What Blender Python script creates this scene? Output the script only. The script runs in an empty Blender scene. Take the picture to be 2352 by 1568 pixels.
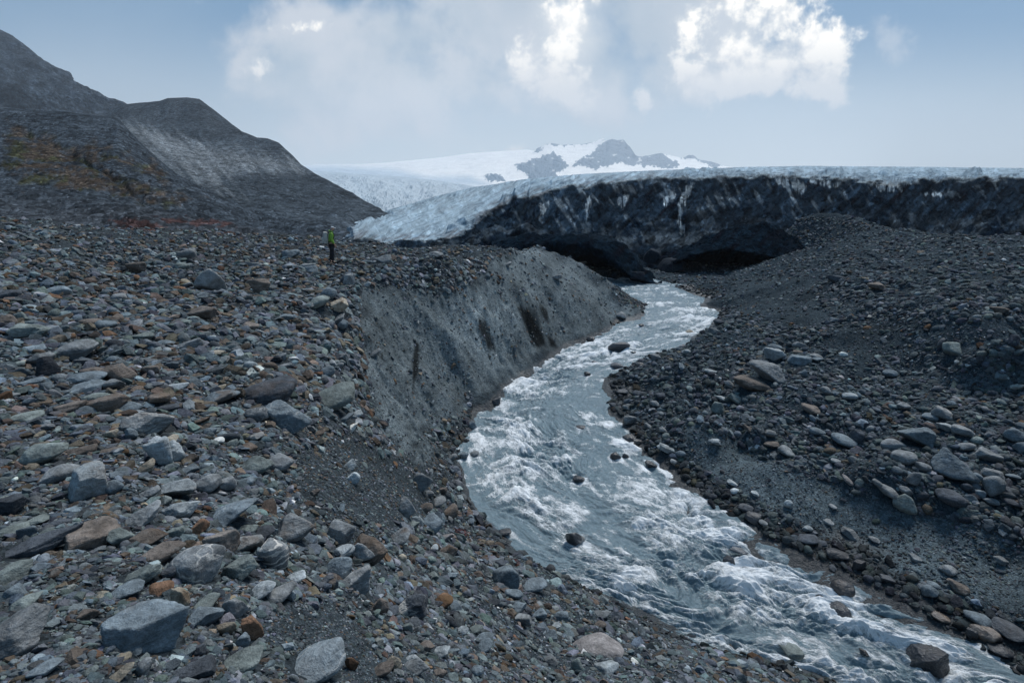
import bpy, bmesh, math, random, time
import numpy as np
from mathutils import Vector
from mathutils.geometry import delaunay_2d_cdt
T0 = time.time()
rng = np.random.default_rng(7)
random.seed(7)
SC = bpy.context.scene
COL = SC.collection

# ------------------------------------------------------------------ camera
F = 1307.0; PITCH = math.radians(16.4)          # focal length in units of a 2352-wide picture
cam_d = bpy.data.cameras.new("camera"); cam = bpy.data.objects.new("camera", cam_d); COL.objects.link(cam)
cam_d.sensor_width = 36.0; cam_d.lens = 36.0 * F / 2352.0
cam_d.clip_start = 0.05; cam_d.clip_end = 40000
cam.location = (0, 0, 0); cam.rotation_euler = (math.pi / 2 - PITCH, 0, 0)
SC.camera = cam

# ------------------------------------------------------------------ world: sky with clouds
SUN_EL = math.radians(57); SUN_AZ = math.radians(32)     # azimuth clockwise from +Y (ahead, to the right)
world = bpy.data.worlds.new("World"); SC.world = world; world.use_nodes = True
wt = world.node_tree; wt.nodes.clear()
class NT:
    """small helper to write node graphs compactly"""
    def __init__(s, tree): s.t = tree
    def n(s, typ, ins=None, **kw):
        nd = s.t.nodes.new(typ)
        for k, v in kw.items(): setattr(nd, k, v)
        if ins:
            for k, v in ins.items():
                sock = nd.inputs[k]
                if isinstance(v, bpy.types.NodeSocket): s.t.links.new(v, sock)
                else: sock.default_value = v
        return nd
    def m(s, op, a, b=0.0, c=None, clamp=False):
        nd = s.t.nodes.new("ShaderNodeMath"); nd.operation = op; nd.use_clamp = clamp
        for i, v in enumerate([a, b] + ([c] if c is not None else [])):
            if isinstance(v, bpy.types.NodeSocket): s.t.links.new(v, nd.inputs[i])
            else: nd.inputs[i].default_value = v
        return nd.outputs[0]
    def mix(s, f, a, b, mode='MIX'):
        nd = s.t.nodes.new("ShaderNodeMix"); nd.data_type = 'RGBA'; nd.blend_type = mode; nd.clamp_factor = True
        for i, v in ((0, f), (6, a), (7, b)):
            if isinstance(v, bpy.types.NodeSocket): s.t.links.new(v, nd.inputs[i])
            else: nd.inputs[i].default_value = v if i == 0 or len(v) == 4 else (*v, 1)
        return nd.outputs[2]
    def ramp(s, f, lo, hi, a=0.0, b=1.0, smooth=True):
        nd = s.t.nodes.new("ShaderNodeMapRange"); nd.interpolation_type = 'SMOOTHSTEP' if smooth else 'LINEAR'
        for i, v in enumerate((f, lo, hi, a, b)):
            if isinstance(v, bpy.types.NodeSocket): s.t.links.new(v, nd.inputs[i])
            else: nd.inputs[i].default_value = v
        return nd.outputs[0]
    def noise(s, vec, scale, detail=4, rough=.55, dist=0.0, out=0):
        nd = s.n("ShaderNodeTexNoise", {"Vector": vec, "Scale": scale, "Detail": detail, "Roughness": rough, "Distortion": dist})
        return nd.outputs[out]
W = NT(wt)
tc = W.n("ShaderNodeTexCoord")
D = W.n("ShaderNodeVectorMath", {0: tc.outputs["Generated"]}, operation='NORMALIZE').outputs[0]
sep = W.n("ShaderNodeSeparateXYZ", {0: D})
yy = W.m('MAXIMUM', W.m('ABSOLUTE', sep.outputs[1]), .15)
U = W.m('DIVIDE', sep.outputs[0], yy); V = W.m('DIVIDE', sep.outputs[2], yy)   # position on a wall north of us
uv = W.n("ShaderNodeCombineXYZ", {0: U, 1: V, 2: 0.0}).outputs[0]
warp = W.n("ShaderNodeTexNoise", {"Vector": uv, "Scale": 4.5, "Detail": 7.0, "Roughness": .62})
wv = W.n("ShaderNodeVectorMath", {0: warp.outputs[1], 1: (.5, .5, .5)}, operation='SUBTRACT').outputs[0]
wv = W.n("ShaderNodeVectorMath", {0: wv, "Scale": .11}, operation='SCALE').outputs[0]
uvw = W.n("ShaderNodeVectorMath", {0: uv, 1: wv}, operation='ADD').outputs[0]
def sky_uv(px, py):
    xr = (px - 1176) / F; yr = (784 - py) / F
    y = math.cos(PITCH) + yr * math.sin(PITCH); z = -math.sin(PITCH) + yr * math.cos(PITCH)
    return xr / y, z / y
def blob(px, py, rx, ry, hard=1.0, rot=0.0, vec=None):
    """soft ellipse at a compass direction / elevation"""
    u, v = sky_uv(px, py)
    mp = W.n("ShaderNodeMapping", {"Vector": vec or uvw, "Location": (u, v, 0), "Rotation": (0, 0, math.radians(rot)), "Scale": (rx / F, ry / F, 1)}, vector_type='TEXTURE')
    ln = W.n("ShaderNodeVectorMath", {0: mp.outputs[0]}, operation='LENGTH').outputs[1]
    return W.ramp(ln, 1.0 + .35 / hard, 1.0 - .6 / hard)
def mx(*a):
    r = a[0]
    for b in a[1:]: r = W.m('MAXIMUM', r, b)
    return r
n1 = W.noise(uv, 5.0, 8, .6); n2 = W.noise(uv, 14.0, 8, .62); n3 = W.noise(uv, 2.2, 5, .5)
# sky base
sky = W.n("ShaderNodeTexSky", sky_type='NISHITA', sun_disc=False, sun_elevation=SUN_EL, sun_rotation=SUN_AZ,
          air_density=1.0, dust_density=1.5, ozone_density=1.6, altitude=900)
elev = V
# thin veil that whitens the lower sky
veil = W.m('MULTIPLY', W.ramp(elev, .25, -.02), 1.0)
skyc = W.mix(.75, sky.outputs[0], (1.0, 2.5, 4.3, 1))
skyc = W.mix(W.m('MULTIPLY', veil, .93), skyc, (6.9, 7.7, 8.2, 1))
# cloud layers: soft masses broken up by turbulence
def soft(*bl): return mx(*[blob(*q) for q in bl])
nA = W.noise(uv, 7.0, 10, .58, .15); nB = W.noise(uv, 17.0, 10, .60, .2); nC = W.noise(uv, 38.0, 6, .6)
thin = soft((130, 150, 300, 170, .3), (620, 330, 420, 60, .3), (1500, 300, 520, 60, .3), (2250, 330, 260, 50, .3))
greys = soft((760, 175, 250, 165, .75), (900, 200, 260, 130, .5), (1080, 180, 260, 130, .4), (930, 95, 260, 110, .55), (1120, 40, 260, 140, .6), (1300, 120, 260, 150, .6), (1500, 40, 280, 130, .6), (1350, 225, 200, 80, .5), (1560, 190, 180, 90, .5), (1640, 130, 190, 130, .6), (600, 170, 90, 80, .8))
ga = W.ramp(W.m('ADD', greys, W.m('MULTIPLY', W.m('SUBTRACT', nA, .5), 1.7)), .36, .84)
brt = soft((1310, 55, 95, 80, .4), (1235, 165, 100, 85, .5), (1300, 200, 80, 60, .5), (1700, 100, 170, 130, .7), (1830, 130, 150, 95, .8), (1660, 190, 170, 60, .6), (1880, 190, 90, 45, .7), (1760, 20, 150, 90, .6),
           (1165, 338, 60, 22, .4), (1480, 220, 35, 35, .4), (590, 160, 50, 45, .4), (700, 60, 90, 20, .3))
ba = W.ramp(W.m('ADD', W.m('ADD', brt, W.m('MULTIPLY', W.m('SUBTRACT', nB, .5), 1.9)), W.m('MULTIPLY', W.m('SUBTRACT', nC, .5), .5)), .42, .86)
gdark = mx(blob(1500, 90, 130, 80, .4), blob(1180, 10, 100, 60, .4), blob(1420, 20, 90, 60, .4))
gcol = W.mix(W.ramp(nA, .36, .62), (5.2, 5.95, 6.7, 1), (7.0, 7.25, 7.7, 1))
gcol = W.mix(W.m('MULTIPLY', gdark, .75), gcol, (4.7, 5.5, 6.3, 1))
c0 = W.mix(W.m('MULTIPLY', thin, .4), skyc, (6.2, 7.2, 8.1, 1))
c1 = W.mix(W.m('MULTIPLY', ga, .86), c0, gcol)
shade = W.ramp(W.m('ADD', nB, W.m('MULTIPLY', nC, .6)), .66, .92)
bcol = W.mix(shade, (6.4, 6.9, 7.5, 1), (13.5, 12.8, 11.7, 1))
bcol = W.mix(W.ramp(V, .12, .22), (8.0, 8.1, 8.3, 1), bcol)
c2 = W.mix(W.m('MULTIPLY', ba, .92), c1, bcol)
wisp = W.ramp(W.m('ADD', blob(2055, 88, 55, 60, .3), W.m('MULTIPLY', W.m('SUBTRACT', nB, .5), 2.2)), .35, .95)
c2 = W.mix(W.m('MULTIPLY', wisp, .5), c2, (6.6, 7.0, 7.6, 1))
c3 = W.mix(W.m('MULTIPLY', blob(1312, 55, 50, 52, .3), .8), c2, (11.6, 11.3, 10.8, 1))
below = W.ramp(sep.outputs[2], -.02, -.12)
c4 = W.mix(below, c3, (1.0, 1.1, 1.2, 1))
bg = W.n("ShaderNodeBackground", {"Color": c4, "Strength": 0.088})
W.n("ShaderNodeOutputWorld", {"Surface": bg.outputs[0]})

# ------------------------------------------------------------------ sun (behind thin cloud: soft)
sl = bpy.data.lights.new("sun", 'SUN'); sl.energy = 3.0; sl.angle = math.radians(20); sl.color = (1.0, .97, .93)
sun = bpy.data.objects.new("sun", sl); COL.objects.link(sun)
sd = Vector((math.sin(SUN_AZ) * math.cos(SUN_EL), math.cos(SUN_AZ) * math.cos(SUN_EL), math.sin(SUN_EL)))
sun.rotation_euler = sd.to_track_quat('Z', 'Y').to_euler(); sun.location = (0, 0, 50)

vs = SC.view_settings; SC.display_settings.display_device = 'sRGB'
vs.view_transform = 'Standard'; vs.look = 'None'; vs.exposure = 0.25; vs.gamma = 1.0; vs.use_curve_mapping = False
HAZE = 1.1e-4
SC.render.engine = 'CYCLES'
SC.cycles.max_bounces = 5; SC.cycles.diffuse_bounces = 3; SC.cycles.glossy_bounces = 2
SC.cycles.volume_bounces = 1; SC.cycles.use_denoising = True
SC.cycles.caustics_reflective = False; SC.cycles.caustics_refractive = False

# ------------------------------------------------------------------ numpy noise
_P = np.random.default_rng(11).permutation(256).astype(np.int64); _P = np.concatenate([_P, _P, _P])
_G = np.random.default_rng(12).normal(size=(256, 3)); _G /= np.linalg.norm(_G, axis=1)[:, None]; _G = _G.astype(np.float32)
def perlin(x, y, z=None):
    x = np.asarray(x, np.float64); y = np.asarray(y, np.float64); x, y = np.broadcast_arrays(x, y)
    xi = np.floor(x); yi = np.floor(y); fx = (x - xi).astype(np.float32); fy = (y - yi).astype(np.float32)
    xi = xi.astype(np.int64) & 255; yi = yi.astype(np.int64) & 255
    sx = fx * fx * fx * (fx * (fx * 6 - 15) + 10); sy = fy * fy * fy * (fy * (fy * 6 - 15) + 10)
    if z is None:
        def g(dx, dy):
            h = _P[_P[(xi + dx) & 255] + ((yi + dy) & 255)]; gr = _G[h]
            return gr[..., 0] * (fx - dx) + gr[..., 1] * (fy - dy)
        a = g(0, 0); b = g(1, 0); c = g(0, 1); d = g(1, 1)
        a = a + (b - a) * sx; c = c + (d - c) * sx
        return (a + (c - a) * sy) * 1.6
    z = np.broadcast_to(np.asarray(z, np.float64), x.shape); zi = np.floor(z); fz = (z - zi).astype(np.float32); zi = zi.astype(np.int64) & 255
    sz = fz * fz * fz * (fz * (fz * 6 - 15) + 10)
    def g(dx, dy, dz):
        h = _P[_P[_P[(xi + dx) & 255] + ((yi + dy) & 255)] + ((zi + dz) & 255)]; gr = _G[h]
        return gr[..., 0] * (fx - dx) + gr[..., 1] * (fy - dy) + gr[..., 2] * (fz - dz)
    r = []
    for dz in (0, 1):
        a = g(0, 0, dz); b = g(1, 0, dz); c = g(0, 1, dz); d = g(1, 1, dz)
        a = a + (b - a) * sx; c = c + (d - c) * sx; r.append(a + (c - a) * sy)
    return (r[0] + (r[1] - r[0]) * sz) * 1.5
def fbm(x, y, oct=4, z=None, gain=.5, lac=2.03):
    s = 0; a = 1.0; f = 1.0
    for i in range(oct):
        s = s + a * perlin(x * f + i * 17.3, y * f - i * 9.1, None if z is None else z * f + i * 5.7); a *= gain; f *= lac
    return s
def ridged(x, y, oct=4, gain=.5, lac=2.1):
    s = 0; a = 1.0; f = 1.0
    for i in range(oct):
        s = s + a * (1 - 2 * np.abs(perlin(x * f + i * 31.3, y * f - i * 12.1))); a *= gain; f *= lac
    return s
def sstep(x, a, b):
    t = np.clip((x - a) / (b - a), 0, 1); return t * t * (3 - 2 * t)

# ------------------------------------------------------------------ pixel <-> world helpers (surveying the photograph)
CP, SP = math.cos(PITCH), math.sin(PITCH)
def ray(px, py):
    xr = (np.asarray(px, float) - 1176) / F; yr = (784 - np.asarray(py, float)) / F
    return np.stack([xr, CP + yr * SP, -SP + yr * CP], -1)
def at_z(px, py, z):
    d = ray(px, py); return d * (z / d[..., 2])[..., None]
def at_y(px, py, y):
    d = ray(px, py); return d * (np.asarray(y, float) / d[..., 1])[..., None]
def project(P):
    P = np.asarray(P, float); dep = P[..., 1] * CP - P[..., 2] * SP; up = P[..., 1] * SP + P[..., 2] * CP
    dep = np.where(dep < 1e-3, 1e-3, dep)
    return 1176 + F * P[..., 0] / dep, 784 - F * up / dep, dep
def poly_sdf(px, py, poly):
    """signed distance (positive inside) to a polygon"""
    px = np.asarray(px, np.float32); py = np.asarray(py, np.float32)
    d = np.full(px.shape, 1e9, np.float32); ins = np.zeros(px.shape, bool); n = len(poly)
    for i in range(n):
        ax, ay = poly[i]; bx, by = poly[(i + 1) % n]; ex, ey = bx - ax, by - ay
        wx = px - ax; wy = py - ay; t = np.clip((wx * ex + wy * ey) / (ex * ex + ey * ey + 1e-9), 0, 1)
        d = np.minimum(d, (wx - ex * t) ** 2 + (wy - ey * t) ** 2)
        c = ((ay > py) != (by > py)) & (px < (bx - ax) * (py - ay) / ((by - ay) if by != ay else 1e-9) + ax); ins ^= c
    d = np.sqrt(d); return np.where(ins, d, -d)

# ------------------------------------------------------------------ mesh helpers
def new_mesh(name, verts, faces, mat=None, attrs=None, smooth=True, uv=None):
    """verts (n,3); faces (m,k) all the same k"""
    verts = np.ascontiguousarray(verts, np.float32); faces = np.ascontiguousarray(faces, np.int32)
    me = bpy.data.meshes.new(name); me.vertices.add(len(verts)); me.vertices.foreach_set("co", verts.ravel())
    k = faces.shape[1]; me.loops.add(faces.size); me.loops.foreach_set("vertex_index", faces.ravel())
    me.polygons.add(len(faces)); me.polygons.foreach_set("loop_start", np.arange(0, faces.size, k, dtype=np.int32))
    me.polygons.foreach_set("use_smooth", np.full(len(faces), smooth, bool))
    me.update(calc_edges=True)
    for nm, arr in (attrs or {}).items():
        if arr.ndim == 2:
            a = me.attributes.new(nm, 'FLOAT_COLOR', 'POINT'); c = np.ones((len(verts), 4), np.float32); c[:, :3] = arr; a.data.foreach_set("color", c.ravel())
        else:
            a = me.attributes.new(nm, 'FLOAT', 'POINT'); a.data.foreach_set("value", np.ascontiguousarray(arr, np.float32))
    if mat: me.materials.append(mat)
    ob = bpy.data.objects.new(name, me); COL.objects.link(ob); return ob
def grid_faces(nr, nc):
    i = np.arange(nr * nc).reshape(nr, nc)
    return np.stack([i[:-1, :-1], i[:-1, 1:], i[1:, 1:], i[1:, :-1]], -1).reshape(-1, 4)
def structure(o): o["kind"] = "structure"; return o
def thing(o, label, cat, group=None):
    o["label"] = label; o["category"] = cat
    if group: o["group"] = group
    return o

# ------------------------------------------------------------------ materials
def material(name):
    m = bpy.data.materials.new(name); m.use_nodes = True; m.node_tree.nodes.clear(); return m, NT(m.node_tree)
def attr(N, name, typ='GEOMETRY'):
    return N.n("ShaderNodeAttribute", attribute_name=name, attribute_type=typ)
def out(N, bsdf): N.n("ShaderNodeOutputMaterial", {"Surface": bsdf})

def make_ground_mat():
    m, N = material("gravel_and_silt")
    pos = N.n("ShaderNodeNewGeometry").outputs["Position"]
    col = attr(N, "col").outputs["Color"]; silt = attr(N, "silt").outputs["Fac"]
    v1 = N.n("ShaderNodeTexVoronoi", {"Vector": pos, "Scale": 22.0, "Randomness": 1.0}); v2 = N.n("ShaderNodeTexVoronoi", {"Vector": pos, "Scale": 60.0})
    v3 = N.n("ShaderNodeTexVoronoi", {"Vector": pos, "Scale": 7.0})
    f = N.noise(pos, 3.0, 9, .65); f2 = N.noise(pos, 45.0, 5, .65)
    g1 = N.n("ShaderNodeSeparateColor", {0: v1.outputs["Color"]}).outputs[0]; g2 = N.n("ShaderNodeSeparateColor", {0: v2.outputs["Color"]}).outputs[1]
    k = N.m('MULTIPLY', N.ramp(g1, 0, 1, .62, 1.55, False), N.ramp(g2, 0, 1, .75, 1.35, False))
    k = N.m('MULTIPLY', k, N.ramp(f2, .25, .75, .7, 1.3)); 
    k = N.m('MULTIPLY_ADD', N.m('SUBTRACT', k, 1.0), N.ramp(silt, 0, 1, 1.0, .75), 1.0)
    k = N.m('MULTIPLY', k, N.ramp(f, .2, .8, .72, 1.3))
    c = N.mix(1.0, col, N.n("ShaderNodeCombineColor", {0: k, 1: k, 2: k}).outputs[0], 'MULTIPLY')
    h = N.m('ADD', N.m('MULTIPLY', N.m('SUBTRACT', 1.0, v1.outputs[0]), .020), N.m('MULTIPLY', N.m('SUBTRACT', 1.0, v2.outputs[0]), .008))
    h = N.m('ADD', h, N.m('MULTIPLY', N.m('SUBTRACT', 1.0, v3.outputs[0]), .03))
    h = N.m('MULTIPLY', h, N.ramp(silt, 0, 1, 1.0, .9)); h = N.m('ADD', h, N.m('MULTIPLY', f, .10)); h = N.m('ADD', h, N.m('MULTIPLY', f2, .012))
    b = N.n("ShaderNodeBump", {"Height": h, "Strength": .9, "Distance": 1.0})
    wet = attr(N, "wet").outputs["Fac"]
    rgh = N.ramp(wet, 0, 1, .92, .32); c = N.mix(N.m('MULTIPLY', wet, .6), c, (.012, .014, .017, 1))
    p = N.n("ShaderNodeBsdfPrincipled", {"Base Color": c, "Roughness": rgh, "Normal": b.outputs[0], "Specular IOR Level": N.ramp(wet, 0, 1, .04, .45)})
    out(N, p.outputs[0]); return m

def make_rock_mat(name="weathered_rock", fine=1.0):
    m, N = material(name)
    tcx = N.n("ShaderNodeTexCoord").outputs["Object"]
    oi = N.n("ShaderNodeObjectInfo").outputs["Random"]
    off = N.n("ShaderNodeVectorMath", {0: tcx, 1: N.n("ShaderNodeCombineXYZ", {0: N.m('MULTIPLY', oi, 37.0), 1: N.m('MULTIPLY', oi, 91.0), 2: oi}).outputs[0]}, operation='ADD').outputs[0]
    col = attr(N, "col").outputs["Color"]
    vein = attr(N, "vein", 'OBJECT').outputs["Fac"]; rust = attr(N, "rust", 'OBJECT').outputs["Fac"]; band = attr(N, "band", 'OBJECT').outputs["Fac"]; pale = attr(N, "pale", 'OBJECT').outputs["Fac"]
    f1 = N.noise(off, 5.0, 10, .62); f2 = N.noise(off, 26.0, 7, .68); f3 = N.noise(off, 110.0, 3, .6)
    st = N.n("ShaderNodeMapping", {"Vector": off, "Scale": (3, 3, 34), "Rotation": (.35, .2, 0)}).outputs[0]
    f4 = N.noise(st, 1.0, 6, .6)
    k = N.m('MULTIPLY', N.ramp(f1, .25, .75, .62, 1.38), N.ramp(f2, .25, .75, .72, 1.3)); k = N.m('MULTIPLY', k, N.ramp(f4, .3, .7, .84, 1.16)); k = N.m('MULTIPLY', k, N.ramp(f3, .3, .7, .85, 1.15))
    c = N.mix(1.0, col, N.n("ShaderNodeCombineColor", {0: k, 1: k, 2: k}).outputs[0], 'MULTIPLY')
    # light crusts, rusty stains, quartz veins
    c = N.mix(N.m('MULTIPLY', N.ramp(N.noise(off, 9.0, 8, .7), .58, .70), .35), c, (.23, .25, .25, 1))
    c = N.mix(N.m('MULTIPLY', N.ramp(N.noise(off, 3.2, 6, .6), .48, .62), rust), c, (.13, .080, .045, 1))
    c = N.mix(N.m('MULTIPLY', N.ramp(N.noise(off, 2.3, 4, .55), .47, .53), pale), c, (.55, .53, .49, 1))
    wn = N.n("ShaderNodeTexNoise", {"Vector": off, "Scale": 5.0, "Detail": 4.0})
    wvv = N.n("ShaderNodeVectorMath", {0: off, 1: N.n("ShaderNodeVectorMath", {0: wn.outputs[1], "Scale": .22}, operation='SCALE').outputs[0]}, operation='ADD').outputs[0]
    vd = N.n("ShaderNodeTexVoronoi", {"Vector": wvv, "Scale": 5.5}, feature='DISTANCE_TO_EDGE').outputs[0]
    vm = N.m('MULTIPLY', N.m('MULTIPLY', N.ramp(vd, .05, .0), N.ramp(N.noise(off, 6.0, 3), .42, .58)), vein)
    c = N.mix(vm, c, (.62, .60, .56, 1))
    wb = N.n("ShaderNodeTexWave", {"Vector": wvv, "Scale": 5.0, "Distortion": 3.0, "Detail": 3.0, "Detail Scale": 2.0}, bands_direction='Z').outputs[1]
    c = N.mix(N.m('MULTIPLY', N.ramp(wb, .72, .92), band), c, (.60, .58, .54, 1))
    wet = attr(N, "wet", 'OBJECT').outputs["Fac"]
    rgh = N.ramp(wet, 0, 1, .86, .22)
    hh = N.m('ADD', N.m('MULTIPLY', f1, .05 * fine), N.m('MULTIPLY', f2, .016 * fine)); hh = N.m('ADD', hh, N.m('MULTIPLY', f4, .018 * fine)); hh = N.m('ADD', hh, N.m('MULTIPLY', f3, .004 * fine))
    b = N.n("ShaderNodeBump", {"Height": hh, "Strength": 1.0, "Distance": 1.0})
    p = N.n("ShaderNodeBsdfPrincipled", {"Base Color": c, "Roughness": rgh, "Normal": b.outputs[0], "Specular IOR Level": N.ramp(wet, 0, 1, .12, .5)})
    out(N, p.outputs[0]); return m
M_GROUND = make_ground_mat(); M_ROCK = make_rock_mat()
# ================================================================== RIVER COURSE (stations from downstream to upstream)
ST = [(2250,1720,2640,1640),(1950,1580,2352,1562),(1560,1460,2130,1425),(1340,1350,1920,1315),(1185,1275,1760,1238),(1065,1160,1610,1150),
      (1045,1070,1530,1075),(1072,985,1445,1010),(1078,935,1400,935),(1140,872,1395,868),(1225,832,1480,822),(1300,785,1572,792),
      (1400,750,1630,752),(1475,722,1655,716),(1482,698,1618,683),(1422,676,1545,660),(1402,657,1482,649),(1330,642,1440,636)]
NS = len(ST); ZR = np.linspace(-10.7, -9.0, NS)
RL = np.array([at_z(s[0], s[1], z) for s, z in zip(ST, ZR)]); RR = np.array([at_z(s[2], s[3], z) for s, z in zip(ST, ZR)])

# ================================================================== TERRAIN MODEL (break lines measured in the photo, real heights)
TP = []   # world points
def tz(lst):
    for px, py, z in lst: TP.append(at_z(px, py, z))
def ty(lst):
    for px, py, y in lst: TP.append(at_y(px, py, y))
for a, b, z in zip(RL, RR, ZR):
    TP.append(a); TP.append(b)
    for t, dz in ((.15, .35), (.5, .7), (.85, .35)): q = a * (1 - t) + b * t; q = q.copy(); q[2] = z - dz; TP.append(q)
# foreground rubble, left of the river
tz([(0,1568,-2.15),(300,1568,-2.2),(600,1568,-2.6),(900,1568,-3.4),(1200,1568,-5.0),(1450,1568,-6.8),(1700,1568,-8.9),(1850,1568,-10.2),
    (0,1400,-2.35),(300,1400,-2.45),(600,1400,-2.8),(900,1400,-4.2),(1150,1400,-6.9),(1350,1400,-9.6),(1250,1480,-7.4),(1480,1470,-9.6),(1560,1500,-9.5),
    (0,1250,-2.6),(300,1250,-2.7),(600,1250,-3.2),(800,1270,-4.1),(1000,1280,-6.4),(1100,1290,-8.6),(1090,1230,-9.7),
    (0,1100,-2.85),(300,1100,-3.0),(550,1100,-3.4),(700,1090,-3.9),(850,1100,-5.2),(950,1120,-7.2),(1010,1120,-9.2),(1000,1190,-8.6),
    (0,960,-3.15),(300,960,-3.3),(600,960,-3.8),(740,960,-4.4),(840,970,-5.4),(890,1030,-6.8),
    (0,820,-3.3),(300,820,-3.5),(600,830,-3.9),(760,830,-4.6),
    (0,700,-3.2),(250,700,-3.6),(500,700,-3.9),(700,700,-4.3),
    (0,620,-2.9),(250,620,-3.4),(500,620,-3.9),(700,625,-4.2),(860,620,-4.15),
    (0,560,-2.4),(250,570,-3.0),(500,575,-3.6),(700,590,-4.1),(800,592,-4.2)])
# beyond the near ridge on the left
ty([(0,500,38),(200,520,40),(420,545,45),(600,560,50),(760,566,60),(880,568,70),(-300,480,38),(-300,600,16),(-300,800,9),(-300,1100,4.6),(-300,1500,2.2)])
# cliff: crest, face, foot
tz([(958,1062,-8.6),(885,985,-6.9),(850,900,-6.0),(832,800,-5.2),(818,700,-4.6),(835,650,-4.3),(900,622,-4.1),(1000,600,-4.0),(1120,580,-4.1),(1200,572,-4.5),(1265,575,-5.2),(1330,600,-5.9),(1400,648,-7.3),(1432,690,-8.5)])
tz([(950,700,-5.0),(950,800,-7.0),(950,900,-8.7),(905,960,-8.4),(870,760,-5.4),(872,880,-7.3),(1040,700,-5.6),(1040,800,-7.8),(1030,900,-9.4),
    (1100,650,-5.0),(1110,720,-6.6),(1110,810,-8.6),(1190,640,-5.4),(1200,720,-7.2),(1200,790,-9.0),(1290,640,-6.0),(1300,700,-7.6),(1290,760,-9.1),
    (1370,680,-7.7),(1380,722,-9.0),(965,985,-9.35),(985,1040,-9.9),(1000,930,-9.6),(1440,715,-9.05)])
# behind the crest toward the ice
TP += [np.array(p, float) for p in [(-2,46,-7.5),(2,50,-8.2),(6,54,-8.8),(-8,44,-5.5),(-16,44,-4.6),(-4,60,-9),(9,60,-9.2),(14,62,-9.3),(20,64,-9.2),(-12,75,-12),(-20,80,-13),(-25,72,-11),(5,80,-11),(25,80,-10)]]
# right bank: gravel flat, terrace step, slope
tz([(1600,880,-9.45),(1500,900,-9.6),(1590,960,-9.6),(1700,1040,-9.75),(1650,1080,-9.85),(1850,1100,-9.85),(1900,1200,-10.0),(2050,1190,-9.8),(2200,1260,-9.9),(2352,1320,-9.95),(2352,1450,-10.3),(2150,1340,-10.15),
    (2352,1245,-9.6),(2120,1175,-9.5),(1960,1135,-9.45),(1840,1068,-9.4),(1700,1015,-9.4),(1590,950,-9.3),(1565,880,-9.2),(1572,800,-9.2),(1580,960,-9.35),(1640,1000,-9.45),(1770,1045,-9.5),(1900,1105,-9.5)])
tz([(2352,1190,-8.8),(2150,1110,-8.75),(1980,1085,-8.7),(1860,1020,-8.5),(1720,965,-8.45),(1640,945,-8.4),(1600,920,-8.35),(1580,870,-8.3),(1578,830,-8.35),(1592,780,-8.7),(1650,755,-8.8),
    (2352,1060,-8.3),(2100,1000,-8.3),(1850,920,-8.3),(1700,850,-8.3),(1720,760,-8.3),(2352,930,-7.8),(2150,880,-7.8),(1950,830,-7.9),(1850,780,-7.7),(1750,700,-8.3),
    (2352,860,-7.0),(2200,800,-6.6),(2050,780,-7.0),(2352,740,-5.0),(2200,700,-5.2),(2000,700,-6.2),(1860,700,-7.2),(2352,640,-4.3),(2150,640,-4.9),(1950,640,-5.8),(1800,650,-7.3),(1885,600,-6.4),(1600,632,-9.3),(1700,616,-9.3),(1790,606,-9.0),(1650,628,-9.3),(1842,592,-8.0),
    (1650,690,-8.8),(1700,650,-8.6)])
ty([(2352,556,40),(2200,556,42),(2080,550,46),(2010,525,52),(1940,490,58),(1862,488,61),(1835,500,62),(2000,570,44),(1900,560,50),(1860,585,54),(2600,560,40),(2600,700,22),(2600,900,14.5),(2600,1200,10.5),(2600,1500,8.2)])
TP += [np.array(p, float) for p in [(22,70,-9),(23,65,-9.6),(17,64,-9.6),(27,64,-9.3),(34,70,-8),(48,58,-8.5),(60,50,-8),(75,60,-9),(52,75,-10),(30,90,-10)]]
# around and behind the photographer
TP += [np.array(p, float) for p in [(0,0,-1.7),(-3,0,-1.7),(3,0,-3.2),(6,0,-7),(0,-8,-1.8),(8,3,-9.8),(12,2,-11),(16,2,-11.2),(-12,-8,-1),(10,-8,-11.3),(22,-8,-11),(20,6,-9.5),(30,10,-7),(30,-8,-9),(45,20,-3.5),(60,-8,-5),(65,30,-4),(-30,-8,-1),(-30,10,-1.6),(-60,-8,0),(-60,40,-3.4),(-60,60,-6),(-60,90,-12),(-30,90,-14),(0,95,-14),(60,95,-12),(80,95,-10),(80,-8,-4)]]
TP = np.array(TP)
_v, _e, _f, _ov, _oe, _of = delaunay_2d_cdt([Vector((p[0], p[1])) for p in TP], [], [], 0, 1e-4)
_z = np.array([TP[o[0]][2] for o in _ov]); _v = np.array([(p.x, p.y) for p in _v])
GX0, GX1, GY0, GY1, GS = -60., 80., -8., 95., .2
NX = int((GX1 - GX0) / GS) + 1; NY = int((GY1 - GY0) / GS) + 1
TIN = np.full((NY, NX), -9.0)
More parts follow.
